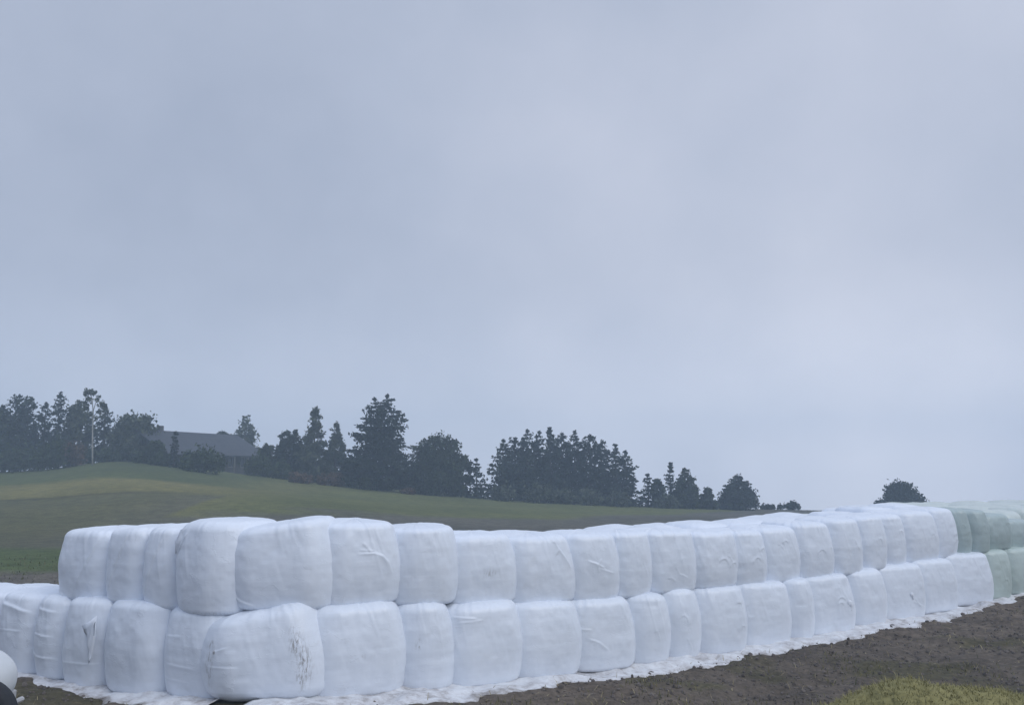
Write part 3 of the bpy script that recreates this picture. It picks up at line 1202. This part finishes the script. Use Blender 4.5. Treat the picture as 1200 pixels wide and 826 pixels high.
wheel = empty('wheel', (0, 0, 0))
wheel.parent = tr
mb = MB()
mb.add(*lathe_x([(-.08, wr * .62), (-.105, wr * .72), (-.10, wr * .9), (-.07, wr * .99), (0, wr), (.07, wr * .99), (.10, wr * .9), (.105, wr * .72), (.08, wr * .62)], (0, 0, wr)))
mb.build('tyre', M_tyre, wheel, True)
mb = MB()
mb.add(*lathe_x([(-.085, .001), (-.07, wr * .2), (-.05, wr * .3), (-.06, wr * .55), (-.082, wr * .63), (.08, wr * .63)], (0, 0, wr)))
mb.build('rim', M_galv, wheel, True)
bc = at(-69, 797, TY + .62)
P, Fc = [], []
sg = lambda v, e: math.copysign(abs(v) ** e, v)
n0, n1 = 48, 32
for i in range(n1 + 1):
    ph = -math.pi / 2 + math.pi * i / n1
    for j in range(n0):
        th = 2 * math.pi * j / n0
        P.append((bc[0] - wc[0] + .78 * sg(math.cos(ph), .9) * sg(math.cos(th), .9), .62 + .48 * sg(math.cos(ph), .9) * sg(math.sin(th), .9), bc[2] - tz + .40 * sg(math.sin(ph), .9)))
for i in range(n1):
    for j in range(n0):
        k = (j + 1) % n0
        Fc.append((i * n0 + j, i * n0 + k, (i + 1) * n0 + k, (i + 1) * n0 + j))
make_mesh('vehicle_body', np.array(P), Fc, M_gwhite, tr, True)
mb = MB()
mb.box((-.55, .62, wr + .04), (.9, .5, .10), .01)
mb.box((-1.5, .62, wr + .04), (1.4, .08, .08), .01)
mb.tube([(0, .0, wr), (0, .8, wr)], [.03, .03])
mb.build('frame', M_galv, tr)

# ------------------------------------------------------------------ trees
M_bark = simple('bark', (.05, .042, .036), (.10, .085, .07), 6, .9, .5)
M_birchbark = simple('birch_bark', (.20, .20, .19), (.38, .37, .35), 3, .8)
L_con = leaf_mat('conifer_needles', (.010, .017, .014), (.034, .048, .034))
L_con2 = leaf_mat('pine_needles', (.014, .022, .018), (.042, .058, .040))
L_dec = leaf_mat('broad_leaves', (.017, .027, .015), (.055, .072, .036))
L_grey = leaf_mat('grey_green_leaves', (.038, .050, .036), (.105, .120, .080))
L_bush = leaf_mat('bush_leaves', (.018, .030, .014), (.058, .080, .034))
L_red = leaf_mat('reddish_leaves', (.055, .042, .028), (.14, .095, .062))


def cards(C, size, rs, flat=0.0, elong=1.6):
    """leaf clumps: small bent double quads with random orientation at points C"""
    n = len(C)
    d = rs.normal(0, 1, (n, 3))
    d[:, 2] *= (1 - flat)
    d /= np.linalg.norm(d, axis=1, keepdims=True) + 1e-9
    q = rs.normal(0, 1, (n, 3))
    e = np.cross(d, q)
    e /= np.linalg.norm(e, axis=1, keepdims=True) + 1e-9
    nrm = np.cross(d, e)
    s = (np.asarray(size) * rs.uniform(.55, 1.35, n))[:, None]
    a, b_ = d * s * elong * .5, e * s * .5
    k = nrm * s * .22
    V = np.stack([C - a, C - b_ + k, C + a, C + b_ + k], 1).reshape(-1, 3)
    Fq = np.arange(4 * n).reshape(-1, 4)
    return V, Fq


def crown_clumps(cl, n, rs, size):
    """cl: list of (x,y,z,rx,rz) ellipsoid clumps"""
    cl = np.array(cl)
    wgt = cl[:, 3] ** 2 * cl[:, 4]
    idx = rs.choice(len(cl), n, p=wgt / wgt.sum())
    d = rs.normal(0, 1, (n, 3))
    d /= np.linalg.norm(d, axis=1, keepdims=True)
    rr = rs.random(n) ** .42
    rr = rr * (1 + .30 * rs.normal(0, 1, n))
    rr = np.clip(rr, 0, 1.75)
    C = cl[idx, :3] + d * rr[:, None] * np.stack([cl[idx, 3], cl[idx, 3], cl[idx, 4]], 1)
    return cards(C, size, rs)


def finish_tree(name, base, H, crown, trunk_r, mat, label, cat, group, lean=0.0, bark=None, trunk_top=.85, limbs=()):
    o = empty(name, base)
    tag(o, label, cat, group)
    V, Fq = crown
    make_mesh('crown', V, Fq, mat, o, False)
    mb = MB()
    pts = [(lean * t * H + .08 * math.sin(t * 5), .05 * math.sin(t * 7), t * H * trunk_top - (.3 if t == 0 else 0)) for t in (0, .15, .35, .6, .85, 1)]
    mb.tube(pts, [trunk_r * q for q in (1.25, 1, .85, .6, .35, .12)], 8)
    for (z0, x1, y1, z1) in limbs:
        mb.tube([(lean * z0, 0, z0), (x1 * .5, y1 * .5, (z0 + z1) / 2 + .1), (x1, y1, z1)], [trunk_r * .4, trunk_r * .28, trunk_r * .1], 6)
    mb.build('trunk', bark or M_bark, o, True)
    return o


def base_at(px, Y):
    """ground point below photo column px at distance Y"""
    X = (px - 600) / F * Y * .988
    return np.array([X, Y, float(terrain(X, Y))])


def conifer(px, top, halfw, Y, label, seed, group, kind='spruce', mat=None, tops=None, dens=1.0):
    """spruce: whorls of drooping boughs, needle cards along every bough"""
    rs = np.random.default_rng(seed)
    b = base_at(px, Y)
    H = at(px, top, Y)[2] - b[2]
    W = halfw / F * Y
    Vs, Fs, nv = [], [], 0
    Cs = []
    Sz = []
    leaders = tops or [(0.0, 1.0, 1.0)]
    for (lx, hf, wf) in leaders:
        HH = H * hf
        nl = max(9, int(HH / .42))
        for i in range(nl):
            t = i / (nl - 1)
            z = HH * (.04 + .95 * t)
            Rm = 1.22 * W * wf * ((1 - t) ** .66) * rs.uniform(.66, 1.16) * (.86 + .14 * smooth(0, .15, t)) + .12
            if kind == 'pine':
                Rm = 1.15 * W * wf * ((1 - t) ** .46) * (.75 + .25 * smooth(0, .3, t)) * rs.uniform(.6, 1.18) + .12
            nb = int(max(5, 6 + Rm * 3.2))
            for k in range(nb):
                a = rs.uniform(0, 2 * np.pi)
                Lb = Rm * rs.uniform(.6, 1.12)
                m_ = int(max(4, Lb * 10 * dens))
                q = np.sqrt(rs.random(m_))
                droop = -.22 if kind == 'spruce' else .16
                r_ = q * Lb
                up = droop * r_ + .22 * r_ * q
                x = lx * W * min(1, .2 + t) + np.cos(a) * r_ + rs.normal(0, .07 + .03 * Lb, m_)
                y = np.sin(a) * r_ + rs.normal(0, .07 + .03 * Lb, m_)
                zz = z + up + rs.normal(0, .10, m_)
                Cs.append(np.stack([x, y, zz], 1))
                Sz.append(np.full(m_, .23))
        # pointed leader
        m_ = 8
        Cs.append(np.stack([lx * W + rs.normal(0, .05, m_), rs.normal(0, .05, m_), HH * np.linspace(.94, 1.0, m_)], 1))
        Sz.append(np.full(m_, .2))
    Cc = np.concatenate(Cs)
    V, Fq = cards(Cc, np.concatenate(Sz), rs, .35, 1.7)
    return finish_tree('conifer_tree', b, H, (V, Fq), .05 + H * .014, mat or L_con, label, 'tree', group, trunk_top=.9)


def broadleaf(px, top, halfw, Y, label, seed, group, mat=None, shape='round', n=3000, name='broadleaf_tree', low=.03, humps=None, size=.23):
    rs = np.random.default_rng(seed)
    b = base_at(px, Y)
    H = at(px, top, Y)[2] - b[2]
    W = halfw / F * Y
    cl = []
    k = int(40 + 14 * W)
    for i in range(k):
        t = low + (.95 - low) * (i + rs.random()) / k
        if shape == 'cone':
            prof = W * max(.1, 1.04 - t) ** .7 * (.72 + .28 * smooth(0, .22, t))
        elif shape == 'oval':
            prof = W * math.sin(math.pi * min(1, .14 + .83 * t)) ** .5
        else:
            prof = W * (1 - max(0, (t - .4) / .64) ** 2.2) ** .5 * (.8 + .2 * smooth(0, .3, t))
        a = rs.uniform(0, 2 * np.pi)
        cr = max(.24, float(prof) * rs.uniform(.18, .42))
        rr = max(0.0, float(prof) - cr * .8) * rs.uniform(.35, 1.08) ** .6
        zt = min(t * H, H - cr * .8)
        cl.append((rr * math.cos(a), rr * math.sin(a), zt, cr, cr * .85))
    cl.append((0, 0, H * .93, W * .12, H * .06))
    for (hx, hf, hw) in (humps or ()):
        cl.append((hx * W, 0, H * hf - hw * W * .8, hw * W, hw * W * .9))
        cl.append((hx * W, 0, H * hf - hw * W * 2.0, hw * W * 1.2, hw * W * 1.2))
    cr_ = crown_clumps(cl, int(n * 2.6), rs, size)
    limbs = [(H * rs.uniform(.25, .55), W * .5 * math.cos(a), W * .5 * math.sin(a), H * rs.uniform(.5, .8)) for a in rs.uniform(0, 6.28, 5)]
    return finish_tree(name, b, H, cr_, .05 + H * .013, mat or L_dec, label, 'tree', group, limbs=limbs)


def bush(px, top, halfw, Y, label, seed, group, mat=None, n=1300, bottom=None):
    rs = np.random.default_rng(seed)
    b = base_at(px, Y)
    H = max(.7, at(px, top, Y)[2] - b[2])
    W = halfw / F * Y
    cl = []
    for i in range(14):
        x = rs.uniform(-.8, .8) * W
        y = rs.uniform(-.5, .5) * min(W, 2)
        hh = H * (1 - .55 * (x / W) ** 2) * rs.uniform(.7, 1.0)
        c_ = min(W * .4, hh * .5)
        cl.append((x, y, hh * .5, c_, hh * .5))
    o = empty('bush', b)
    tag(o, label, 'bush', group)
    V, Fq = crown_clumps(cl, n, rs, .24)
    make_mesh('foliage', V, Fq, mat or L_bush, o, False)
    mb = MB()
    for k in range(5):
        a = rs.uniform(0, 6.28)
        mb.tube([(0, 0, -.1), (.3 * W * math.cos(a) * .5, .3 * math.sin(a), H * .3), (W * .4 * math.cos(a), .4 * math.sin(a), H * .65)], [.05, .035, .012], 6)
    mb.build('stems', M_bark, o, True)
    return o


GL = 'trees left of the house'
GM = 'trees between the house and the tree clump'
GC = 'conifers of the dense clump'
GR = 'small trees right of the clump'
GB = 'bushes along the tree line'
conifer(16, 464, 34, 99, 'broad dark conifer at the left picture edge with a twin top', 1, GL, 'pine', L_con2, tops=[(-.05, 1, .9), (.35, .98, .5), (-.6, .86, .7)])
conifer(47, 473, 17, 100, 'dark conifer between the broad edge conifer and the slender pine', 2, GL, 'pine', L_con2, tops=[(0, 1, 1)])
conifer(63, 461, 13, 98, 'slender dark pine with a rounded tuft top, left of the birch', 3, GL, 'pine', L_con2)
broadleaf(88, 466, 19, 99, 'grey green leafy tree standing right behind the birch', 4, GL, L_grey, 'oval', 2600)
conifer(118, 477, 13, 98, 'dark conifer just right of the white birch trunk', 5, GL, 'pine', L_con2)
broadleaf(154, 485, 29, 97, 'wide grey green leafy tree left of the house with two humps', 6, GL, L_grey, 'round', 3600, humps=[(-.15, 1.0, .3), (.5, 1.0, .28)])
broadleaf(-22, 476, 26, 97, 'leafy dark tree beyond the left picture edge', 7, GL)

# birch
rs = np.random.default_rng(77)
b = base_at(104, 91.5)
H = at(100, 455, 91.5)[2] - b[2]
bo = empty('birch_tree', b)
tag(bo, 'thin birch with a bare white trunk and a sparse tufted crown', 'tree', GL)
cl = [(-.95, 0, H * .94, .38, .5), (-.55, .1, H * .965, .35, .35), (-.1, 0, H * .93, .3, .3), (-.7, 0, H * .86, .4, .4), (.3, 0, H * .87, .3, .35),
      (.75, 0, H * .80, .4, .4), (1.05, 0, H * .74, .36, .42), (.55, 0, H * .70, .3, .4), (-.75, 0, H * .75, .3, .4), (-.35, 0, H * .66, .25, .4), (.35, 0, H * .60, .22, .4),
      (-1.0, 0, H * .80, .25, .3), (.95, 0, H * .63, .22, .35)]
V, Fq = crown_clumps(cl, 560, rs, .19)
make_mesh('crown', V, Fq, L_grey, bo, False)
mb = MB()
mb.tube([(.25, 0, -.2), (.12, 0, H * .2), (-.02, 0, H * .45), (-.08, 0, H * .68), (-.3, 0, H * .86), (-.55, 0, H * .97)], [.095, .085, .075, .06, .04, .015], 8)
for (z0, x0, x1, z1) in ((.62, -.06, .75, .78), (.70, -.1, .2, .92), (.78, -.18, -.9, .93), (.55, -.05, .95, .70), (.6, -.05, -.8, .73)):
    mb.tube([(x0, 0, H * z0), ((x0 + x1) / 2 + .05, .05, H * (z0 + z1) / 2), (x1, 0, H * z1)], [.05, .035, .012], 6)
mb.build('trunk', M_birchbark, bo, True)

# bushes left
bush(20, 516, 30, 94, 'wide dark green bush under the conifers at the left picture edge', 21, GB)
bush(62, 508, 22, 93, 'tall rounded dark green bush left of the birch trunk', 22, GB, n=1800)
bush(82, 512, 14, 93.5, 'bush with reddish leaf tips behind the birch trunk', 23, GB, L_red)
bush(-18, 522, 22, 93, 'dark green bush beyond the left picture edge', 25, GB)
bush(127, 524, 16, 95.5, 'low dark bush on the grassy hump right of the birch', 24, GB)
bush(165, 525, 20, 93.5, 'dark bush on the hump in front of the house gable', 26, GB)
bush(190, 528, 14, 91.5, 'small dark bush left of the narrow evergreen', 27, GB)

bush(38, 525, 22, 97.5, 'dark bush deep between the trunks of the left conifers', 28, GB)
bush(104, 519, 15, 97, 'dark bush deep behind the foot of the birch', 29, GB)
bush(138, 524, 14, 97, 'dark bush behind the grassy hump left of the wide leafy tree', 30, GB)
bush(0, 528, 18, 95, 'dark low bush at the left picture edge below the conifers', 103, GB)
broadleaf(178, 516, 13, 93, 'dark leafy tree covering the left gable of the house', 104, GL, L_dec, 'round', 1700)
bush(218, 527, 10, 89.5, 'small dark bush between the narrow evergreen and the round bush', 105, GB)

# trees around the house
conifer(202, 507, 4.5, 90.5, 'narrow dark columnar evergreen in front of the house roof', 31, GM, 'spruce', L_con)
bush(238, 519, 21, 88, 'rounded bush in front of the middle of the house wall', 32, GB, n=1700)
broadleaf(259, 503, 13, 118, 'dark rounded tree peeping over the house roof', 33, GM, L_dec, 'round', 1500)
broadleaf(285, 485, 31, 116, 'pale grey green pointed tree behind the right end of the house', 34, GM, L_grey, 'cone', 3400)
bush(303, 529, 15, 95, 'dark bush at the right end of the house', 35, GB)
broadleaf(312, 520, 12, 97, 'small dark leafy tree right of the house', 36, GM, L_dec, 'round', 1200)
broadleaf(337, 502, 19, 98, 'dark spreading tree left of the pointed grey green tree', 37, GM, L_con2, 'round', 2400)
broadleaf(367, 477, 27, 96, 'tall grey green pointed tree right of the dark spreading one', 38, GM, L_grey, 'cone', 3000, humps=[(0, 1, .16)])
broadleaf(391, 493, 24, 97, 'grey green tree squeezed against the big spruce', 39, GM, L_grey, 'cone', 2200)
conifer(446, 463, 41, 94, 'big dark spruce with a forked top, tallest tree right of the house', 40, GM, 'spruce', L_con, tops=[(-.22, .965, .95), (.13, 1.0, 1.0)], dens=1.1)
broadleaf(513, 509, 36, 95, 'dark round leafy tree directly right of the big spruce', 41, GM, L_dec, 'round', 4200)
broadleaf(540, 530, 15, 96, 'dark leafy tree between the round tree and the small spruce', 42, GM, L_dec, 'round', 1400)
conifer(558, 538, 12, 95, 'small pointed spruce left of the dense clump', 43, GM, 'spruce', L_con)
bush(352, 552, 14, 91, 'reddish brown bush on the grass below the pointed trees', 44, GB, L_red, 900)
bush(388, 554, 20, 92, 'low reddish hedge bush left of the big spruce foot', 45, GB, L_red, 1100)
bush(425, 556, 16, 91.5, 'green bush at the left foot of the big spruce', 46, GB)
bush(478, 571, 7, 90, 'small orange tinted bush at the right foot of the big spruce', 47, GB, L_red, 400)
bush(330, 540, 14, 95, 'dark bush between the house and the pointed trees', 48, GB)

bush(409, 538, 12, 96, 'dark bush filling the gap left of the big spruce', 110, GB)
bush(484, 535, 12, 96, 'dark bush between the big spruce and the round tree', 111, GB)
bush(352, 532, 18, 99, 'dark bush behind the reddish bush and the pointed trees', 112, GB)
# dense clump
clump = [(590, 516, 17, 97), (604, 514, 15, 99), (618, 504, 17, 98), (632, 506, 16, 100), (645, 501, 18, 98), (659, 508, 17, 100), (674, 506, 18, 98), (692, 511, 20, 97),
         (706, 518, 17, 99), (722, 521, 16, 97), (734, 529, 14, 98)]
clab = ['leftmost conifer of the dense clump', 'second conifer from the left in the dense clump', 'third conifer from the left in the dense clump', 'fourth conifer from the left in the dense clump',
        'tallest conifer in the middle of the dense clump', 'conifer directly right of the tallest one in the dense clump', 'fifth conifer from the right in the dense clump',
        'broad conifer near the right of the dense clump, fourth from right', 'third conifer from the right in the dense clump', 'second conifer from the right in the dense clump, twin tipped', 'rightmost sloping conifer of the dense clump']
for i, ((px, tp, hw, Y), lb) in enumerate(zip(clump, clab)):
    conifer(px, tp, hw * 1.42, Y, lb, 60 + i, GC, 'pine' if i in (1, 5, 7) else 'spruce', L_con if i % 2 else L_con2)
for i, (px, tp, hw, lb) in enumerate([(588, 566, 14, 'grey green bush at the left foot of the dense clump'), (632, 564, 18, 'grey green bush below the middle of the dense clump'),
                                      (660, 569, 14, 'grey green bush right of the middle bush under the clump'), (690, 571, 20, 'wide grey green bush under the right half of the clump'),
                                      (722, 574, 13, 'grey green bush at the right foot of the dense clump')]):
    bush(px, tp, hw, 93.5, lb, 80 + i, GB, L_grey)

conifer(759, 556, 9, 99, 'small pointed conifer directly right of the dense clump', 90, GR, 'spruce', L_con)
broadleaf(771, 561, 10, 98, 'small round tree between two small conifers right of the clump', 91, GR, L_dec, 'round', 900)
conifer(786, 543, 8, 99, 'slim pine with a tufted tip right of the clump', 92, GR, 'pine', L_con2)
broadleaf(804, 547, 24, 98, 'bushy pointed tree, widest of the small group right of the clump', 93, GR, L_dec, 'cone', 1800)
broadleaf(829, 571, 14, 98, 'tiny tree left of the solitary pine', 94, GR, L_dec, 'cone', 700)
bush(782, 579, 16, 96, 'grey green bush under the slim pine', 95, GB, L_grey, 900)
broadleaf(864, 556, 30, 99, 'solitary dark pine with a knobbly top on the ridge', 96, GR, L_con2, 'cone', 2400, humps=[(.0, 1.0, .2), (.55, .62, .16)])
bush(926, 585, 9, 102, 'tiny dark bush on the ridge behind the white bale tops', 97, GB, L_con2, 500)
bush(903, 593, 15, 102, 'low dark hedge on the ridge right of the solitary pine', 98, GB, L_con2, 600)
broadleaf(1055, 563, 30, 102, 'lone dark round tree behind the stack at the right', 99, 'lone tree', L_con2, 'cone', 2600, humps=[(-.15, 1.0, .3), (.2, .96, .26), (-.42, .84, .2), (.5, .78, .2)])
bush(1030, 584, 8, 101, 'low dark bush at the left foot of the lone round tree', 101, GB, L_con2, 500)
bush(1080, 580, 9, 101, 'low dark bush at the right foot of the lone round tree', 102, GB, L_con2, 500)

# ------------------------------------------------------------------ house
HB = base_at(189, 94.5)
HE = base_at(300, 108.0)
hd = HE[:2] - HB[:2]
HL = float(np.linalg.norm(hd))
hyaw = math.atan2(hd[1], hd[0])
M_wall = simple('house_boards', (.05, .05, .05), (.085, .083, .082), 1.2, .85)
M_roof = simple('house_roof', (.032, .037, .048), (.058, .062, .075), 1.5, .7)
M_trim = simple('house_trim', (.11, .11, .105), (.16, .155, .15), 2, .7)
M_dark = simple('window_glass', (.015, .018, .022), (.03, .034, .04), 2, .15, spec=.5)
M_door = simple('house_door', (.42, .40, .34), (.5, .47, .4), 2, .7)
hz0 = HB[2]
ho = empty('farm_house', (HB[0], HB[1], hz0), hyaw)
tag(ho, 'long low dark farm house with a grey roof among the trees', 'house')
eave = at(205, 526, 95.5)[2] - hz0
ridge = at(190, 505.5, 98.5)[2] - hz0
DW = 8.0                                    # local +y is behind, front wall at y=0
drop = -1.0
mb = MB()
# walls with gables
w0, w1 = 0.0, DW
for (x0, x1) in ((0, HL),):
    P = [(x0, w0, -2.5), (x1, w0, -2.5), (x1, w1, -2.5), (x0, w1, -2.5), (x0, w0, eave), (x1, w0, eave), (x1, w1, eave), (x0, w1, eave), (x0, DW / 2, ridge - .12), (x1, DW / 2, ridge - .12)]
    mb.add(P, [(0, 1, 5, 4), (2, 3, 7, 6), (1, 2, 6, 9, 5), (3, 0, 4, 8, 7), (0, 3, 2, 1), (4, 5, 9, 8), (6, 7, 8, 9)])
mb.build('wall', M_wall, ho)
mb = MB()
sl = (ridge - eave) / (DW / 2)
ov = 1.3
for sgn in (0, 1):
    ya = -ov if sgn == 0 else DW + ov
    za = eave - sl * ov
    t = .14
    P = [(-.6, ya, za), (HL + .6, ya, za), (HL + .6, DW / 2, ridge), (-.6, DW / 2, ridge)]
    P2 = [(x, y, z + t) for x, y, z in P]
    mb.add(P + P2, [(3, 2, 1, 0), (4, 5, 6, 7), (0, 1, 5, 4), (1, 2, 6, 5), (2, 3, 7, 6), (3, 0, 4, 7)])
roof = mb.build('roof', M_roof, ho)
mb = MB()
mb.box((3.2, DW / 2 + .2, ridge + .25), (.6, .6, .9), .03)
mb.build('chimney', M_wall, roof)
for k in range(7):
    x = .6 + k * (HL - 1.2) / 6
    mb = MB()
    mb.box((x, -1.1, (eave - sl * 1.1 - 2.5) / 2 - .02), (.14, .14, eave - sl * 1.1 + 2.5), .01)
    mb.build('veranda_post', M_trim, ho)
for k in range(6):
    x = 1.9 + k * (HL - 3.6) / 5.3
    if k == 3:
        mb = MB()
        mb.box((x, -.04, eave - 1.35), (1.0, .08, 2.1), .01)
        mb.build('door', M_door, ho)
        continue
    fz = eave - 1.15 - .03 * k
    mb = MB()
    for (cx, cz, sx, sz_) in ((x - .62, fz, .1, 1.3), (x + .62, fz, .1, 1.3), (x, fz - .62, 1.16, .1), (x, fz + .62, 1.16, .1), (x, fz, .06, 1.16)):
        mb.box((cx, -.045, cz), (sx, .09, sz_))
    fr = mb.build('window', M_trim, ho)
    mb = MB()
    mb.box((x, -.012, fz), (1.14, .02, 1.14))
    mb.build('pane', M_dark, fr)

# ------------------------------------------------------------------ air
HZX, HY0, HY1, HZ0, HZ1 = 170, -50, 220, -13.6, 18
V = [(sx * HZX, y, z) for z in (HZ0, HZ1) for y in (HY0, HY1) for sx in (-1, 1)]
mh = bpy.data.materials.new('haze_air')
mh.use_nodes = True
nt = mh.node_tree
nt.nodes.clear()
out = nt.nodes.new('ShaderNodeOutputMaterial')
pv = nt.nodes.new('ShaderNodeVolumePrincipled')
pv.inputs['Color'].default_value = (.66, .82, 1.0, 1)
pv.inputs['Density'].default_value = .0026
pv.inputs['Anisotropy'].default_value = .0
nt.links.new(pv.outputs[0], out.inputs['Volume'])
hz = make_mesh('haze', np.array(V), [(0, 2, 3, 1), (4, 5, 7, 6), (0, 1, 5, 4), (2, 6, 7, 3), (0, 4, 6, 2), (1, 3, 7, 5)], mh, smooth_shade=False)
tag(hz, kind='stuff')

# ------------------------------------------------------------------ sky and light
SUN_EL, SUN_AZ = 44.0, 124.0             # behind the camera, to the right; azimuth from +Y towards +X
wd = bpy.data.worlds.new('World')
scene.world = wd
wd.use_nodes = True
nt = wd.node_tree
bg = nt.nodes['Background']
sky = nd(nt, 'ShaderNodeTexSky', sky_type='NISHITA', sun_disc=False, sun_elevation=R(SUN_EL), sun_rotation=R(SUN_AZ), air_density=1.0, dust_density=2.0)
tc = nd(nt, 'ShaderNodeTexCoord')
sep = nd(nt, 'ShaderNodeSeparateXYZ')
nt.links.new(tc.outputs['Generated'], sep.inputs[0])
zc = math_n(nt, 'MAXIMUM', sep.outputs[2], 0.0)
den = math_n(nt, 'ADD', zc, .32)
cmb = nd(nt, 'ShaderNodeCombineXYZ')
nt.links.new(math_n(nt, 'DIVIDE', sep.outputs[0], den), cmb.inputs[0])
nt.links.new(math_n(nt, 'DIVIDE', sep.outputs[1], den), cmb.inputs[1])
cn1 = noise_n(nt, 1.15, 3, .45, cmb.outputs[0])
cn2 = noise_n(nt, 3.4, 5, .52, tc.outputs['Generated'])
# cloud thickness
cl_ = math_n(nt, 'ADD', math_n(nt, 'MULTIPLY', cn1.outputs[0], .4), math_n(nt, 'MULTIPLY', cn2.outputs[0], .6))


def blob(px, py, k):
    d = ray(px, py)
    d = d / np.linalg.norm(d)
    vm = nd(nt, 'ShaderNodeVectorMath', operation='DOT_PRODUCT')
    nt.links.new(tc.outputs['Generated'], vm.inputs[0])
    vm.inputs[1].default_value = tuple(d)
    return math_n(nt, 'POWER', math_n(nt, 'MAXIMUM', vm.outputs['Value'], 0.0), k)


br = math_n(nt, 'ADD', math_n(nt, 'MULTIPLY', blob(985, 110, 30), .32), math_n(nt, 'MULTIPLY', blob(700, 330, 14), .14))
br = math_n(nt, 'ADD', br, math_n(nt, 'MULTIPLY', blob(60, 40, 22), .05))
br = math_n(nt, 'ADD', br, math_n(nt, 'MULTIPLY', blob(950, 520, 9), .24))
br = math_n(nt, 'ADD', br, math_n(nt, 'MULTIPLY', blob(650, 290, 40), .10))
br = math_n(nt, 'SUBTRACT', br, math_n(nt, 'MULTIPLY', blob(150, 330, 16), .16))
br = math_n(nt, 'SUBTRACT', br, math_n(nt, 'MULTIPLY', blob(1010, 290, 60), .08))
br = math_n(nt, 'SUBTRACT', br, math_n(nt, 'MULTIPLY', blob(690, 120, 40), .17))
br = math_n(nt, 'ADD', br, math_n(nt, 'MULTIPLY', blob(1000, 590, 30), .10))
fac = math_n(nt, 'ADD', math_n(nt, 'MULTIPLY', math_n(nt, 'SUBTRACT', cl_, .5), 1.5), br)
fac = math_n(nt, 'ADD', fac, .30)
cr = ramp(nt, fac, [(0.0, (3.8, 4.4, 5.7)), (.35, (4.75, 5.35, 6.7)), (.7, (5.7, 6.2, 7.5)), (1.0, (6.7, 7.1, 8.3))])
# overcast: brighter towards the zenith, well above the picture
zen = nd(nt, 'ShaderNodeMapRange', interpolation_type='SMOOTHSTEP')
zen.inputs[1].default_value = .50
zen.inputs[2].default_value = .95
zen.inputs[3].default_value = 1.0
zen.inputs[4].default_value = 1.7
nt.links.new(zc, zen.inputs[0])
hor = nd(nt, 'ShaderNodeMapRange', interpolation_type='SMOOTHSTEP')
hor.inputs[1].default_value = 0.0
hor.inputs[2].default_value = .26
hor.inputs[3].default_value = 1.24
hor.inputs[4].default_value = 1.0
nt.links.new(zc, hor.inputs[0])
zen_hor = math_n(nt, 'MULTIPLY', zen.outputs[0], hor.outputs[0])
sc_ = nd(nt, 'ShaderNodeVectorMath', operation='SCALE')
nt.links.new(cr.outputs[0], sc_.inputs[0])
nt.links.new(zen_hor, sc_.inputs['Scale'])
mx = mixc(nt, .93, sky.outputs[0], sc_.outputs[0])
nt.links.new(mx, bg.inputs['Color'])
bg.inputs['Strength'].default_value = .1

sun_d = bpy.data.lights.new('sun', 'SUN')
sun_d.energy = 1.25
sun_d.angle = R(45)
sun_d.color = (1.0, .985, .96)
sun = bpy.data.objects.new('sun', sun_d)
col.objects.link(sun)
dirv = Vector((math.sin(R(SUN_AZ)) * math.cos(R(SUN_EL)), math.cos(R(SUN_AZ)) * math.cos(R(SUN_EL)), math.sin(R(SUN_EL))))
sun.rotation_euler = dirv.to_track_quat('Z', 'Y').to_euler()
sun.location = (8, -10, 15)

# ------------------------------------------------------------------ render settings
scene.view_settings.view_transform = 'Standard'
scene.view_settings.look = 'None'
scene.view_settings.exposure = 0.0
scene.view_settings.gamma = 1.0
scene.render.engine = 'CYCLES'
scene.cycles.use_denoising = True
scene.cycles.max_bounces = 6
scene.cycles.diffuse_bounces = 3
scene.cycles.volume_bounces = 1
scene.cycles.transparent_max_bounces = 8
